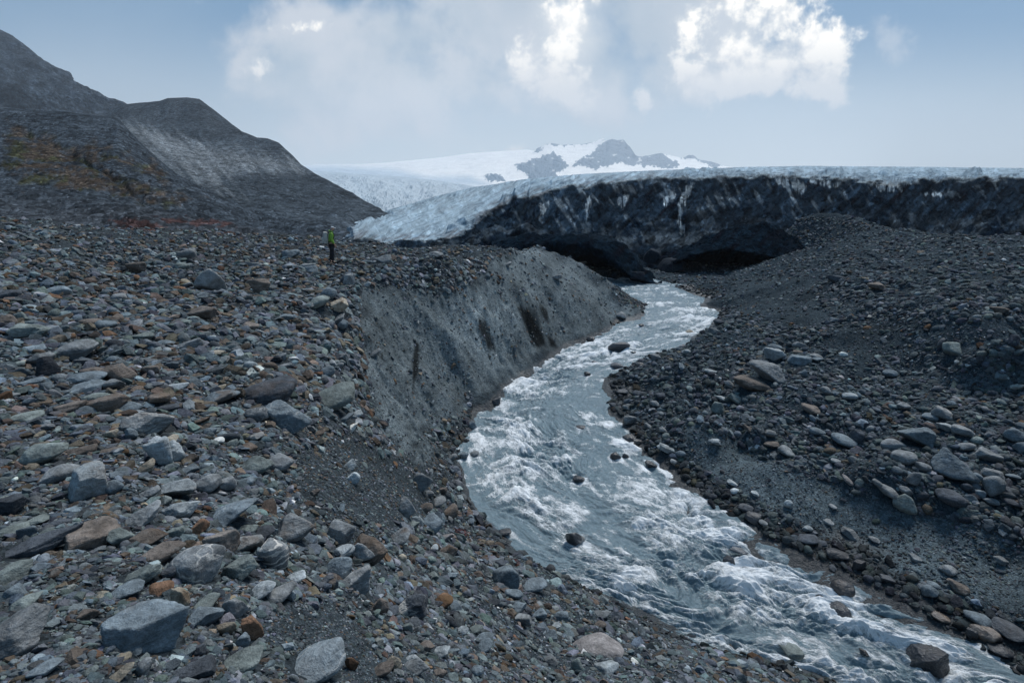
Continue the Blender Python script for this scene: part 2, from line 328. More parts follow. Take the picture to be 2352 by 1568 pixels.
for f in _f:
    a, b, c = _v[f[0]], _v[f[1]], _v[f[2]]; za, zb, zc = _z[f[0]], _z[f[1]], _z[f[2]]
    x0 = max(0, int((min(a[0], b[0], c[0]) - GX0) / GS)); x1 = min(NX - 1, int((max(a[0], b[0], c[0]) - GX0) / GS) + 1)
    y0 = max(0, int((min(a[1], b[1], c[1]) - GY0) / GS)); y1 = min(NY - 1, int((max(a[1], b[1], c[1]) - GY0) / GS) + 1)
    X, Y = np.meshgrid(GX0 + np.arange(x0, x1 + 1) * GS, GY0 + np.arange(y0, y1 + 1) * GS)
    dt = (b[1] - c[1]) * (a[0] - c[0]) + (c[0] - b[0]) * (a[1] - c[1])
    if abs(dt) < 1e-12: continue
    l1 = ((b[1] - c[1]) * (X - c[0]) + (c[0] - b[0]) * (Y - c[1])) / dt; l2 = ((c[1] - a[1]) * (X - c[0]) + (a[0] - c[0]) * (Y - c[1])) / dt; l3 = 1 - l1 - l2
    ok = (l1 > -1e-6) & (l2 > -1e-6) & (l3 > -1e-6)
    TIN[y0:y1 + 1, x0:x1 + 1][ok] = (l1 * za + l2 * zb + l3 * zc)[ok]
def blur(A, s):
    r = int(s * 3) + 1; k = np.exp(-np.arange(-r, r + 1) ** 2 / (2 * s * s)); k /= k.sum()
    P = np.pad(A, ((r, r), (0, 0)), 'edge'); A = sum(k[i] * P[i:i + A.shape[0]] for i in range(2 * r + 1))
    P = np.pad(A, ((0, 0), (r, r)), 'edge'); return sum(k[i] * P[:, i:i + A.shape[1]] for i in range(2 * r + 1))
TINs = blur(TIN, 4.5); TIN = blur(TIN, 1.0)
_gy, _gx = np.gradient(TINs, GS); _w = sstep(np.hypot(_gx, _gy), .5, 1.0) * (np.arange(NY)[:, None] * GS + GY0 > 15) * ((GX0 + np.arange(NX) * GS)[None] < np.interp(GY0 + np.arange(NY) * GS, (RL[:, 1] + RR[:, 1]) / 2, (RL[:, 0] + RR[:, 0]) / 2)[:, None]); TIN = TIN * (1 - _w * .75) + TINs * _w * .75
gy_, gx_ = np.gradient(TIN, GS); SLOPE = blur(np.hypot(gx_, gy_), 1.5)
# distance to the river's centre, in cells, for damping noise near water
def bil(A, x, y):
    fx = np.clip((np.asarray(x) - GX0) / GS, 0, NX - 1.001); fy = np.clip((np.asarray(y) - GY0) / GS, 0, NY - 1.001)
    i = fx.astype(int); j = fy.astype(int); u = fx - i; v = fy - j
    return (A[j, i] * (1 - u) + A[j, i + 1] * u) * (1 - v) + (A[j + 1, i] * (1 - u) + A[j + 1, i + 1] * u) * v
RPOLY = [tuple(p[:2]) for p in RL] + [tuple(p[:2]) for p in RR[::-1]]
_X, _Y = np.meshgrid(GX0 + np.arange(0, NX, 2) * GS, GY0 + np.arange(0, NY, 2) * GS)
RSD = poly_sdf(_X, _Y, RPOLY); RSD = np.repeat(np.repeat(RSD, 2, 0), 2, 1)[:NY, :NX]      # + inside the river
def terr(x, y, fine=True):
    x = np.asarray(x, float); y = np.asarray(y, float)
    sl = sstep(bil(SLOPE, x, y), .7, 1.6) * sstep(y, 12, 16)
    wx = fbm(x * .55, y * .55, 4) * .20; wy = fbm(x * .55 + 40, y * .55 + 7, 4) * .20
    g = ridged(x * .8 + wx * .3, y * .8, 4) * .14
    h = bil(TIN, x + wx * sl, y + wy * sl)
    r = bil(RSD, x, y); dry = .35 + .65 * sstep(-r, 0, 1.5)
    far = sstep(np.hypot(x, y), 5, 30)
    h = h + (fbm(x * .35, y * .35, 3) * (.10 + .22 * far) + fbm(x * 1.3, y * 1.3, 3) * .07) * dry * (1 - .5 * sl) + g * sl * .25
    sa = x * .57 + y * .82; rl = ridged(sa * .95 + wx * 1.6, (y * .57 - x * .82) * .10, 4, .55); h = h - sl * np.maximum(.9 - rl, 0) * .26
    if fine: h = h + fbm(x * 5, y * 5, 3) * .02 + sl * fbm(x * 2.2, y * 2.2, 5, gain=.62) * .17
    # far away the sheet sinks to a plain
    return h
def river_z(x, y):
    """height of the water line by distance ahead"""
    yc = (RL[:, 1] + RR[:, 1]) / 2; return np.interp(y, yc, ZR)
def hit(px, py, lift=0.0, tmax=110.0):
    """where the line of sight through a photo point meets the terrain (raised by lift)"""
    px = np.atleast_1d(np.asarray(px, float)); py = np.atleast_1d(np.asarray(py, float)); d = ray(px, py)
    ts = np.geomspace(1.2, tmax, 420); res = np.full(len(px), np.nan); prev = np.zeros(len(px)); 
    done = np.zeros(len(px), bool); tp = 0.0
    for t in ts:
        P = d * t; g = P[:, 2] - (terr(P[:, 0], P[:, 1], False) + lift)
        new = (~done) & (g < 0)
        if new.any():
            fr = prev[new] / (prev[new] - g[new] + 1e-9); res[new] = tp + (t - tp) * np.clip(fr, 0, 1); done |= new
        prev = g; tp = t
        if done.all(): break
    return d * res[:, None]

# ---- colour regions of the ground, drawn from photo measurements, fixed in the world
CLIFF = [(1432,700),(1400,650),(1330,600),(1262,576),(1200,574),(1130,600),(1090,650),(1000,680),(900,650),(835,668),(822,700),(835,800),(852,900),(888,990),(958,1075),(1000,1030),(960,1010),(1010,960),(1065,940),(1130,882),(1225,838),(1300,788),(1430,745),(1500,710)]
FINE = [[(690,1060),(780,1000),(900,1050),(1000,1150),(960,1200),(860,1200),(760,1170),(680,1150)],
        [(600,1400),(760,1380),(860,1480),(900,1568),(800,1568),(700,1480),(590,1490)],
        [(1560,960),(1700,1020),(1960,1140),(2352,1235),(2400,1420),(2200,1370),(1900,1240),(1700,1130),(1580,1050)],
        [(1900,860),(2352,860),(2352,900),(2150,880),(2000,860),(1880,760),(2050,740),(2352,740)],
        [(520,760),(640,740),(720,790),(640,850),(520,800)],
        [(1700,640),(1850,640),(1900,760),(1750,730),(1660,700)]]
DARKWET = [[(1188,705),(1215,708),(1258,790),(1235,800),(1215,770)],[(1240,700),(1262,712),(1262,745),(1250,740)],[(1098,730),(1112,738),(1140,800),(1125,805),(1105,770)],[(950,780),(965,785),(962,850),(948,900),(944,850)],[(1255,765),(1275,780),(1280,800),(1262,795)]]
def ground_cols(x, y, z):
    px, py, dep = project(np.stack([x, y, z], -1))
    vis = (dep > .5)
    sd = lambda poly, w: sstep(poly_sdf(px, py, poly) + perlin(px * .03, py * .03) * w, -w * .6, w * .6) * vis
    sl = bil(SLOPE, x, y)
    cl = sd(CLIFF, 34) * sstep(y, 11, 14); fine = 0
    for f in FINE: fine = np.maximum(fine, sd(f, 18))
    dk = 0
    for f in DARKWET: dk = np.maximum(dk, sd(f, 6))
    n = fbm(x * .3, y * .3, 4)[:, None]; n2 = fbm(x * .12 + 9, y * .12, 3)[:, None]
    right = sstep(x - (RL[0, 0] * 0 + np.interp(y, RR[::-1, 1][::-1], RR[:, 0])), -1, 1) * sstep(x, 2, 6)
    base = np.array([.040, .050, .060])
    left = np.array([.042, .049, .056]); warm = np.array([.042, .038, .034]); rt = np.array([.034, .047, .059])
    c = base + 0 * n; wl = (sstep(-x, -2, 4) )[:, None]; c = c * (1 - wl) + left * wl
    ww = .7 * np.clip((sstep(-x, 1, 9)[:, None]) * sstep(n2 * .9 + .25, 0, .7), 0, 1) * .7; c = c * (1 - ww) + warm * ww
    c = c * (1 - right[:, None]) + rt * right[:, None]
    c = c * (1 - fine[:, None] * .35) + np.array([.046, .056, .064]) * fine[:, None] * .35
    sh_ = (fine * right * sstep(22 - y, 0, 3))[:, None] * .75; c = c * (1 - sh_) + np.array([.11, .134, .152]) * sh_  # right shelf colour lightened to offset the shadow of the terrace step
    streak = fbm(px * .035 + py * .02, py * .006 - px * .004, 4)[:, None] * .5
    cc = np.array([.135, .152, .164]) * (1 + .35 * n + streak * .5); c = c * (1 - cl[:, None]) + cc * cl[:, None]
    c = c * (1 - dk[:, None] * .85)
    rz = river_z(x, y); nearw = sstep(z - rz, .28, .02) * (bil(RSD, x, y) > -1.6)
    red = 0
    for f in ([(250,505),(330,500),(390,525),(300,530)],[(470,520),(520,525),(560,545),(500,535)],[(60,605),(110,600),(140,620),(90,625)]): red = np.maximum(red, sd(f, 14))
    red = (red * sstep(fbm(x * 1.5, y * 1.5, 3), -.3, .3))[:, None]; c = c * (1 - red) + np.array([.085, .028, .018]) * red
    return np.clip(c * np.array([.76, .82, .82]) * (1 + .25 * n), .004, 1), np.clip(cl * 1.0 + fine * .15, 0, 1), np.clip(nearw, 0, 1)  # overall darkening of the colour stands in for cloud shadow

# ================================================================== GROUND SHEET
az_in = np.linspace(-56, 56, 1150); az = np.radians(np.concatenate([np.linspace(-180, -57.5, 50), az_in, np.linspace(57.5, 180, 50)]))
rr = np.concatenate([[0.02], np.geomspace(.8, 96, 1000), np.geomspace(100, 7400, 30)])
R_, A_ = np.meshgrid(rr, az, indexing='ij'); gx = (R_ * np.sin(A_)).ravel(); gy = (R_ * np.cos(A_)).ravel()
gz = terr(gx, gy); far = sstep(np.hypot(gx, gy), 82, 98)
gz = gz * (1 - far) + (-24.0 - 120 * sstep(np.hypot(gx, gy), 150, 900)) * far
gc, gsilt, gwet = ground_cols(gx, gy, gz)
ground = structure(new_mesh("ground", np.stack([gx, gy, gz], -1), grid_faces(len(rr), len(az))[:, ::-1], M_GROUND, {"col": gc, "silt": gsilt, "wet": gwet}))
print("ground", time.time() - T0)

# ================================================================== RIVER WATER
def catmull(P, n):
    P = np.asarray(P); t = np.linspace(0, len(P) - 1.0001, n); i = t.astype(int); u = (t - i)[:, None]
    p0 = P[np.maximum(i - 1, 0)]; p1 = P[i]; p2 = P[np.minimum(i + 1, len(P) - 1)]; p3 = P[np.minimum(i + 2, len(P) - 1)]
    return .5 * (2 * p1 + (p2 - p0) * u + (2 * p0 - 5 * p1 + 4 * p2 - p3) * u * u + (3 * p1 - p0 - 3 * p2 + p3) * u ** 3)
NSs, NCr = 1700, 420
L = catmull(RL, NSs); R = catmull(RR, NSs)
# finer spacing near the camera
wd = R - L; wl = np.linalg.norm(wd[:, :2], axis=1)[:, None]; un = wd / wl
Lx = L - un * 1.8; Rx = R + un * 1.8
t = np.linspace(0, 1, NCr)[None, :, None]; WP = Lx[:, None] * (1 - t) + Rx[:, None] * t
cen = (L + R) / 2; sarc = np.concatenate([[0], np.cumsum(np.linalg.norm(np.diff(cen, axis=0), axis=1))])
S = np.repeat(sarc[:, None], NCr, 1); N_ = (t[..., 0] - .5) * (wl + 3.6)      # downstream (-S) and cross coordinates in metres
half = wl / 2; edge = (np.abs(N_) / half)                                     # 1 at the bank line
x = WP[..., 0]; y = WP[..., 1]; zb = WP[..., 2]
# standing waves and holes: stretched along the flow, warped
w1 = fbm(S * .30 + 3, N_ * .4, 2) * .9; w2 = fbm(S * .30 + 30, N_ * .4 + 9, 2) * .6
a_ = S + w1; b_ = N_ + w2
def billow(u, v, o): return sum(np.abs(perlin(u * 2.07 ** i + 13 * i, v * 2.07 ** i - 7 * i)) * 2 * .55 ** i for i in range(o))
big = billow(a_ * .42, b_ * .34, 2) - .9
mid = billow(a_ * 1.15 + w2 * .5, b_ * .95 + 5, 4) - .95
sm = fbm(a_ * 3.6, b_ * 3.2, 4, gain=.6)
rough = .35 + .65 * sstep(fbm(S * .13 + 2, N_ * .25, 2) + .25, -.25, .45)
# calm on the left below the cliff bend and far upstream
calmL = sstep(N_ / half, -.25, -.95) * sstep(S, 6, 10) * (1 - sstep(S, 19, 25))
rough = rough * (1 - .75 * calmL) * (1 - .45 * sstep(S, 33, 44)) * (1 - .8 * sstep(edge, .78, 1.05)); rough = np.maximum(rough, .10)
far_s = 1 - .35 * sstep(S, 18, 34)
wave = (big * .25 + mid * .15 + sm * .032) * rough * far_s
z = zb + wave
fo = big * .55 + mid * .55 + fbm(S * 1.9, N_ * 2.4, 6, gain=.72) * .42 + fbm(a_ * .45, b_ * .5 + 20, 3) * .50
lace = ridged(S * 1.9 + w1, N_ * 2.6, 5, .68) * .20
foam = np.clip((fo + lace + .35 - (1 - rough) * .8) / 1.5, 0, 1)
WRV = dict(x=x, y=y, z=z, S=S, N=N_, foam=foam)
def make_water():
    m, N = material("glacial_melt_water")
    pos = N.n("ShaderNodeTexCoord").outputs["UV"]; fo = attr(N, "foam").outputs["Fac"]
    mp = N.n("ShaderNodeMapping", {"Vector": pos, "Scale": (1.0, 1.6, 1)}).outputs[0]
    wn = N.n("ShaderNodeTexNoise", {"Vector": mp, "Scale": 1.6, "Detail": 6.0, "Roughness": .6})
    wv_ = N.n("ShaderNodeVectorMath", {0: mp, 1: N.n("ShaderNodeVectorMath", {0: wn.outputs[1], "Scale": .5}, operation='SCALE').outputs[0]}, operation='ADD').outputs[0]
    n1_ = N.noise(wv_, 5.0, 9, .66); n2_ = N.noise(wv_, 15.0, 6, .68)
    lc = N.n("ShaderNodeTexVoronoi", {"Vector": wv_, "Scale": 7.0}, feature='DISTANCE_TO_EDGE').outputs[0]
    lace_ = N.ramp(lc, .10, .0)
    k = N.m('ADD', fo, N.m('MULTIPLY', N.m('SUBTRACT', n1_, .5), .75)); k = N.m('ADD', k, N.m('MULTIPLY', N.m('SUBTRACT', n2_, .5), 1.0))
    lc2 = N.n("ShaderNodeTexVoronoi", {"Vector": wv_, "Scale": 2.6}, feature='DISTANCE_TO_EDGE').outputs[0]; lc3 = N.n("ShaderNodeTexVoronoi", {"Vector": wv_, "Scale": 17.0}, feature='DISTANCE_TO_EDGE').outputs[0]
    k = N.m('ADD', k, N.m('MULTIPLY', lace_, N.ramp(fo, .05, .45, 0, .34))); k = N.m('ADD', k, N.m('MULTIPLY', N.ramp(lc2, .09, .0), N.ramp(fo, .1, .45, 0, .28))); k = N.m('ADD', k, N.m('MULTIPLY', N.ramp(lc3, .16, .0), N.ramp(fo, .2, .5, 0, .22)))
    fm = N.ramp(k, .16, .92)
    c = N.mix(N.ramp(n1_, .3, .7), (.12, .18, .215, 1), (.18, .25, .285, 1)); c = N.mix(N.ramp(k, .0, .6), c, (.29, .375, .42, 1)); c = N.mix(fm, c, (.80, .84, .87, 1))
    h = N.m('ADD', N.m('MULTIPLY', n1_, .06), N.m('MULTIPLY', n2_, .028)); h = N.m('ADD', h, N.m('MULTIPLY', fm, .04)); h = N.m('ADD', h, N.m('MULTIPLY', N.noise(wv_, 60.0, 3, .6), .006))
    b = N.n("ShaderNodeBump", {"Height": h, "Strength": .9, "Distance": 1.0})
    p = N.n("ShaderNodeBsdfPrincipled", {"Base Color": c, "Roughness": N.ramp(fm, 0, .6, .16, .75), "Normal": b.outputs[0], "IOR": 1.33})
    out(N, p.outputs[0]); return m
M_WATER = make_water()
river = structure(new_mesh("river_water", np.stack([x, y, z], -1).reshape(-1, 3), grid_faces(NSs, NCr)[:, ::-1], M_WATER, {"foam": foam.ravel()}))
uvl = river.data.uv_layers.new(name="UVMap"); li = np.empty(len(river.data.loops), np.int32); river.data.loops.foreach_get("vertex_index", li)
uvs = np.stack([S.ravel(), N_.ravel()], -1)[li].astype(np.float32); uvl.data.foreach_set("uv", uvs.ravel())
print("river", time.time() - T0)
# ================================================================== FAR TERRAIN, lofted from surveyed ridge lines
def loft(name, rows, mat, nx=400, ny=160, disp=None, attrs=None, x0=None, x1=None, smooth_v=True):
    """rows: list of [(px,py,y_ahead), ...] from far/top to near/bottom"""
    xs = np.linspace(x0 if x0 is not None else min(r[0][0] for r in rows), x1 if x1 is not None else max(r[-1][0] for r in rows), nx)
    L_ = []; PX = []
    for r in rows:
        a = np.array(r, float); py = np.interp(xs, a[:, 0], a[:, 1]); yy_ = np.exp(np.interp(xs, a[:, 0], np.log(a[:, 2])))
        L_.append(at_y(xs, py, yy_))
    L_ = np.array(L_)                                            # rows, nx, 3
    n = len(rows); t_ = np.linspace(0, n - 1.0001, ny); i = t_.astype(int); u = (t_ - i)[:, None, None]
    if smooth_v:
        p0 = L_[np.maximum(i - 1, 0)]; p1 = L_[i]; p2 = L_[np.minimum(i + 1, n - 1)]; p3 = L_[np.minimum(i + 2, n - 1)]
        # monotone-ish cubic
        P = .5 * (2 * p1 + (p2 - p0) * u + (2 * p0 - 5 * p1 + 4 * p2 - p3) * u * u + (3 * p1 - p0 - 3 * p2 + p3) * u ** 3)
        P = P * .5 + (p1 * (1 - u) + p2 * u) * .5
    else: P = L_[i] * (1 - u) + L_[np.minimum(i + 1, n - 1)] * u
    XS = np.repeat(xs[None], ny, 0); T = np.repeat(t_[:, None], nx, 1)
    if disp is not None:
        du = np.gradient(P, axis=1); dv = np.gradient(P, axis=0); nn = np.cross(dv, du); nn /= np.linalg.norm(nn, axis=2)[..., None] + 1e-9
        flip = np.sign((nn * -P).sum(2).mean()); nn *= flip if flip != 0 else 1
        P = P + disp(P, XS, T, nn)
    at = attrs(P, XS, T) if attrs else {}
    at = {k: v.reshape(-1, 3) if v.ndim == 3 else v.ravel() for k, v in at.items()}
    f = grid_faces(ny, nx)
    o = new_mesh(name, P.reshape(-1, 3), f[:, ::-1], mat, at)
    return structure(o)

def make_hill_mat():
    m, N = material("scree_and_rock")
    pos = N.n("ShaderNodeNewGeometry").outputs["Position"]; col = attr(N, "col").outputs["Color"]; sc = attr(N, "grain").outputs["Fac"]; ice = attr(N, "ice").outputs["Fac"]
    ps = N.n("ShaderNodeVectorMath", {0: pos, "Scale": sc}, operation='SCALE').outputs[0]
    v1 = N.n("ShaderNodeTexVoronoi", {"Vector": ps, "Scale": 1.0}); v2 = N.n("ShaderNodeTexVoronoi", {"Vector": ps, "Scale": 3.1})
    g1 = N.n("ShaderNodeSeparateColor", {0: v1.outputs["Color"]}).outputs[0]; g2 = N.n("ShaderNodeSeparateColor", {0: v2.outputs["Color"]}).outputs[1]
    f = N.noise(ps, .12, 10, .68); f2 = N.noise(ps, 1.1, 5, .6)
    k = N.m('MULTIPLY', N.ramp(g1, 0, 1, .52, 1.55, False), N.ramp(g2, 0, 1, .62, 1.5, False)); k = N.m('MULTIPLY', k, N.ramp(f, .25, .75, .7, 1.32)); k = N.m('MULTIPLY', k, N.ramp(f2, .25, .75, .8, 1.22))
    k = N.m('ADD', k, N.ramp(g2, .965, .975, 0, .9)); k = N.m('ADD', N.m('MULTIPLY', N.m('SUBTRACT', k, 1.0), N.m('SUBTRACT', 1.0, N.m('MULTIPLY', ice, .75))), 1.0)
    c = N.mix(1.0, col, N.n("ShaderNodeCombineColor", {0: k, 1: k, 2: k}).outputs[0], 'MULTIPLY')
    h = N.m('ADD', N.m('MULTIPLY', N.m('SUBTRACT', 1.0, v1.outputs[0]), .5), N.m('MULTIPLY', f2, .8)); h = N.m('ADD', h, N.m('MULTIPLY', f, 3.0)); h = N.m('MULTIPLY', h, N.m('SUBTRACT', 1.0, N.m('MULTIPLY', ice, .8)))
    b = N.n("ShaderNodeBump", {"Height": N.m('DIVIDE', h, sc), "Strength": .9, "Distance": .6})
    p = N.n("ShaderNodeBsdfPrincipled", {"Base Color": c, "Roughness": .95, "Normal": b.outputs[0], "Specular IOR Level": N.m('MULTIPLY', ice, .2)})
    out(N, p.outputs[0]); return m
M_HILL = make_hill_mat()
def pixpoly(P, poly, w, nsc=.04):
    px, py, _ = project(P); return sstep(poly_sdf(px, py, poly) + fbm(px * nsc, py * nsc, 3) * w, -w * .5, w * .5)

# ---- near left slope with autumn brown patches
A_rows = [[(-500,230,330),(0,248,300),(150,256,290),(270,272,280),(330,335,245),(400,398,215),(500,448,180),(600,490,150),(700,512,128),(800,535,112),(880,552,100),(960,575,92)],
          [(-500,300,170),(0,320,150),(270,350,150),(400,420,140),(600,510,120),(800,545,100),(960,580,88)],
          [(-500,400,90),(0,420,85),(300,450,88),(600,530,92),(800,556,90),(960,585,84)],
          [(-500,470,55),(0,478,52),(300,500,56),(600,548,66),(800,566,76),(960,592,80)],
          [(-500,520,33),(0,520,34),(300,548,40),(600,572,50),(800,585,62),(960,610,76)]]
VEG = [[(20,285),(150,330),(190,350),(330,440),(350,455),(320,455),(200,430),(60,425),(10,390)],[(150,335),(240,335),(330,375),(310,385),(200,365)],[(325,375),(375,385),(380,415),(340,415)],[(180,350),(260,400),(460,460),(340,465),(250,420)],[(60,380),(170,390),(200,420),(60,420)]]
def a_disp(P, XS, T, nn):
    a = fbm(P[..., 0] * .02, P[..., 1] * .02, 5) * 2.6 + fbm(P[..., 0] * .2, P[..., 1] * .2, 4) * .35
    env = sstep(T, 0, .35) * .9 + .1
    a = a * env * sstep(4 - T, 0, .5)
    # small stream gully
    px, py, _ = project(P); px = px + perlin(px * .05, py * .05) * 9; gl = [(60, 300), (170, 350), (250, 410), (330, 452)]
    d = np.full(px.shape, 1e9)
    for (ax, ay), (bx, by) in zip(gl[:-1], gl[1:]):
        tt = np.clip(((px - ax) * (bx - ax) + (py - ay) * (by - ay)) / ((bx - ax) ** 2 + (by - ay) ** 2), 0, 1); d = np.minimum(d, np.hypot(px - ax - tt * (bx - ax), py - ay - tt * (by - ay)))
    a = a - 1.1 * np.exp(-(d / 8) ** 2)
    return nn * a[..., None]
def a_attr(P, XS, T):
    px, py, _ = project(P); n = fbm(P[..., 0] * .05, P[..., 1] * .05, 4)
    c = np.array([.035, .044, .054]) * (1 + .3 * n[..., None])
    lo = sstep(T, 2.0, 3.6)[..., None]; c = c * (1 - lo * .5) + np.array([.048, .052, .058]) * lo * .5
    v = 0
    for p in VEG: v = np.maximum(v, sstep(poly_sdf(px, py, p) + fbm(px * .03, py * .05, 4) * 22, -10, 14))
    v = (v * sstep(n + fbm(px * .08, py * .12, 3) * .6, -.6, .25))[..., None]
    green = sstep(fbm(px * .015 + 4, py * .03, 3), -.1, .4)[..., None]
    vc = np.array([.046, .037, .030]) * (1 - green) + np.array([.034, .036, .021]) * green
    c = c * (1 - v) + vc * v
    rd = 0
    for f_ in ([(250,505),(330,500),(390,525),(300,530)],[(330,500),(520,505),(540,520),(400,515)]): rd = np.maximum(rd, sstep(poly_sdf(px, py, f_) + fbm(px * .05, py * .1, 3) * 10, -3, 6))
    rd = rd[..., None] * .6; c = c * (1 - rd) + np.array([.062, .026, .02]) * rd
    return {"col": c, "grain": np.full(px.shape, 1.6) * (40 / np.maximum(P[..., 1], 40)) ** .6}
loft("hillside", A_rows, M_HILL, 900, 420, a_disp, a_attr)

# ---- hill with the pale scree band
B_rows = [[(-600,210,760),(0,246,740),(150,262,720),(240,262,700),(283,241,690),(330,236,680),(368,232,670),(385,226,665),(430,224,660),(458,228,655),(480,245,640),(520,275,610),(555,302,580),(590,317,560),(615,319,540),(640,328,520),(662,348,500),(690,378,470),(720,396,440),(760,418,400),(800,440,360),(840,462,320),(872,478,290),(890,500,260)],
          [(-600,280,520),(0,290,520),(200,300,510),(300,290,500),(430,330,480),(560,360,450),(700,420,380),(800,465,300),(890,510,235)],
          [(-600,380,300),(0,380,300),(300,400,300),(500,440,270),(650,480,240),(800,520,200),(890,545,180)],
          [(-600,520,150),(0,520,150),(300,520,150),(600,545,140),(760,560,120),(890,580,115)],
          [(-600,620,100),(0,620,100),(600,620,100),(890,630,95)]]
SCREE = [(262,268),(330,285),(430,315),(520,335),(620,350),(680,365),(725,400),(700,405),(610,398),(560,395),(520,420),(560,460),(500,445),(420,405),(340,350),(280,300)]
def b_disp(P, XS, T, nn):
    env = sstep(T, 0, .3) * .85 + .15
    rid = ridged(XS * .02 + T * .9, T * .25, 4) * .8 * sstep(2.6 - T, 0, 1)
    a = (fbm(P[..., 0] * .012, P[..., 1] * .012, 5) * 3 + fbm(P[..., 0] * .07, P[..., 1] * .07, 4) * .8 + rid) * env
    return nn * a[..., None]
def b_attr(P, XS, T):
    px, py, _ = project(P); n = fbm(P[..., 0] * .02, P[..., 2] * .04, 4)[..., None]
    c = np.array([.046, .058, .070]) * (1 + .35 * n)
    top = sstep(T, .9, .5)[..., None]; c = c * (1 - top * .35) + np.array([.030, .036, .044]) * top * .35
    strk = fbm(px * .055 - py * .050, (px + py) * .006, 5)
    s = sstep(poly_sdf(px, py, SCREE) + strk * 16, -10, 26)[..., None]
    sc = np.array([.115, .130, .142]) * (1 + .45 * strk[..., None])
    c = c * (1 - s) + sc * s
    return {"col": np.clip(c, .005, 1), "grain": np.full(px.shape, .45)}
loft("hill", B_rows, M_HILL, 900, 380, b_disp, b_attr)

# ---- high far-left mountain
C_rows = [[(-900,-40,1500),(-300,-30,1400),(-60,40,1330),(0,70,1300),(28,84,1290),(66,112,1270),(95,138,1250),(130,158,1230),(165,186,1200),(205,206,1170),(225,212,1150),(250,230,1130),(276,247,1110),(330,280,1080),(420,300,1050)],
          [(-900,60,1250),(-300,60,1150),(0,140,1100),(130,200,1050),(276,275,1000),(420,320,980)],
          [(-900,150,950),(0,230,850),(276,320,840),(420,360,830)],[(-900,330,750),(0,340,700),(420,420,700)]]
def c_disp(P, XS, T, nn):
    a = ridged((XS + 220 * T) * .010, T * 1.1, 5, .55) * 9 + fbm(P[..., 0] * .01, P[..., 2] * .014, 5) * 9 + fbm(XS * .05, T * 9, 4) * 2.2
    return nn * (a * (sstep(T, 0, .4) * .85 + .15))[..., None]
def c_attr(P, XS, T):
    px, py, _ = project(P); st_ = fbm((px * .6 - py) * .045, (px + py * .6) * .022, 6, gain=.62)[..., None]
    c = np.array([.036, .048, .062]) * (1 + .6 * st_)
    k = sstep(poly_sdf(px, py, [(-200,150),(0,185),(50,205),(85,235),(95,250),(0,250),(-200,250)]), -4, 4)[..., None]; c = c * (1 - .5 * k)
    return {"col": np.clip(c, .006, 1), "grain": np.full(px.shape, .25)}
loft("mountain_ridge_hill", C_rows, M_HILL, 700, 300, c_disp, c_attr)

# ---- far snow field and peaks
def make_snow_mat():
    m, N = material("snow_and_ice")
    pos = N.n("ShaderNodeNewGeometry").outputs["Position"]; col = attr(N, "col").outputs["Color"]; sc = attr(N, "grain").outputs["Fac"]
    ps = N.n("ShaderNodeVectorMath", {0: pos, "Scale": sc}, operation='SCALE').outputs[0]
    f = N.noise(ps, .5, 9, .65); f2 = N.noise(ps, 4.0, 6, .62)
    k = N.m('MULTIPLY', N.ramp(f, .25, .75, .94, 1.08), N.ramp(f2, .25, .75, .92, 1.08))
    c = N.mix(1.0, col, N.n("ShaderNodeCombineColor", {0: k, 1: k, 2: k}).outputs[0], 'MULTIPLY')
    b = N.n("ShaderNodeBump", {"Height": N.m('DIVIDE', N.m('ADD', f, N.m('MULTIPLY', f2, .3)), sc), "Strength": .8, "Distance": .5})
    p = N.n("ShaderNodeBsdfPrincipled", {"Base Color": c, "Roughness": .6, "Normal": b.outputs[0], "Specular IOR Level": .3})
    out(N, p.outputs[0]); return m
M_SNOW = make_snow_mat()
P_rows = [[(560,392,5600),(700,380,5600),(720,377,5600),(830,377,5600),(880,374,5700),(1000,363,5900),(1080,352,6000),(1150,347,6100),(1210,344,6100),(1228,346,6100),(1240,340,6100),(1252,332,6100),(1268,329,6100),(1290,333,6100),(1340,331,6100),(1366,325,6100),(1384,317,6100),(1392,324,6100),(1405,319,6100),(1418,322,6100),(1433,321,6100),(1438,330,6100),(1449,340,6100),(1458,358,6100),(1475,361,6150),(1500,355,6200),(1518,352,6200),(1540,357,6250),(1562,362,6250),(1575,361,6250),(1588,354,6250),(1602,365,6250),(1625,374,6300),(1660,382,6300),(1760,392,6300),(2000,400,6300)],
          [(560,400,5000),(900,392,5000),(1150,366,5300),(1268,350,5500),(1400,352,5500),(1460,374,5500),(1600,374,5500),(1760,398,5500),(2000,405,5500)],
          [(560,410,4200),(1000,405,4200),(1250,388,4500),(1400,385,4500),(1700,400,4500),(2000,410,4500)],
          [(560,440,3300),(2000,440,3300)]]
PK = [[(1184,380),(1205,372),(1240,362),(1258,352),(1272,350),(1283,358),(1298,372),(1306,380),(1300,388),(1278,398),(1282,420),(1218,420),(1212,402),(1196,394)],
      [(1312,384),(1330,366),(1360,352),(1384,326),(1405,318),(1438,318),(1462,357),(1470,365),(1490,382),(1440,378),(1428,372),(1405,378),(1375,386),(1365,392),(1350,382),(1330,380)],
      [(1455,358),(1520,348),(1535,362),(1556,372),(1560,380),(1540,388),(1510,384),(1480,378)],[(1560,358),(1590,354),(1660,380),(1640,386),(1600,366),(1570,364)],
      [(1228,345),(1240,336),(1250,330),(1244,342),(1236,352),(1226,352)],[(1112,402),(1130,398),(1150,402),(1160,415),(1120,418)],[(1250,331),(1268,326),(1300,332),(1340,329),(1370,322),(1366,326),(1330,334),(1268,333)]]
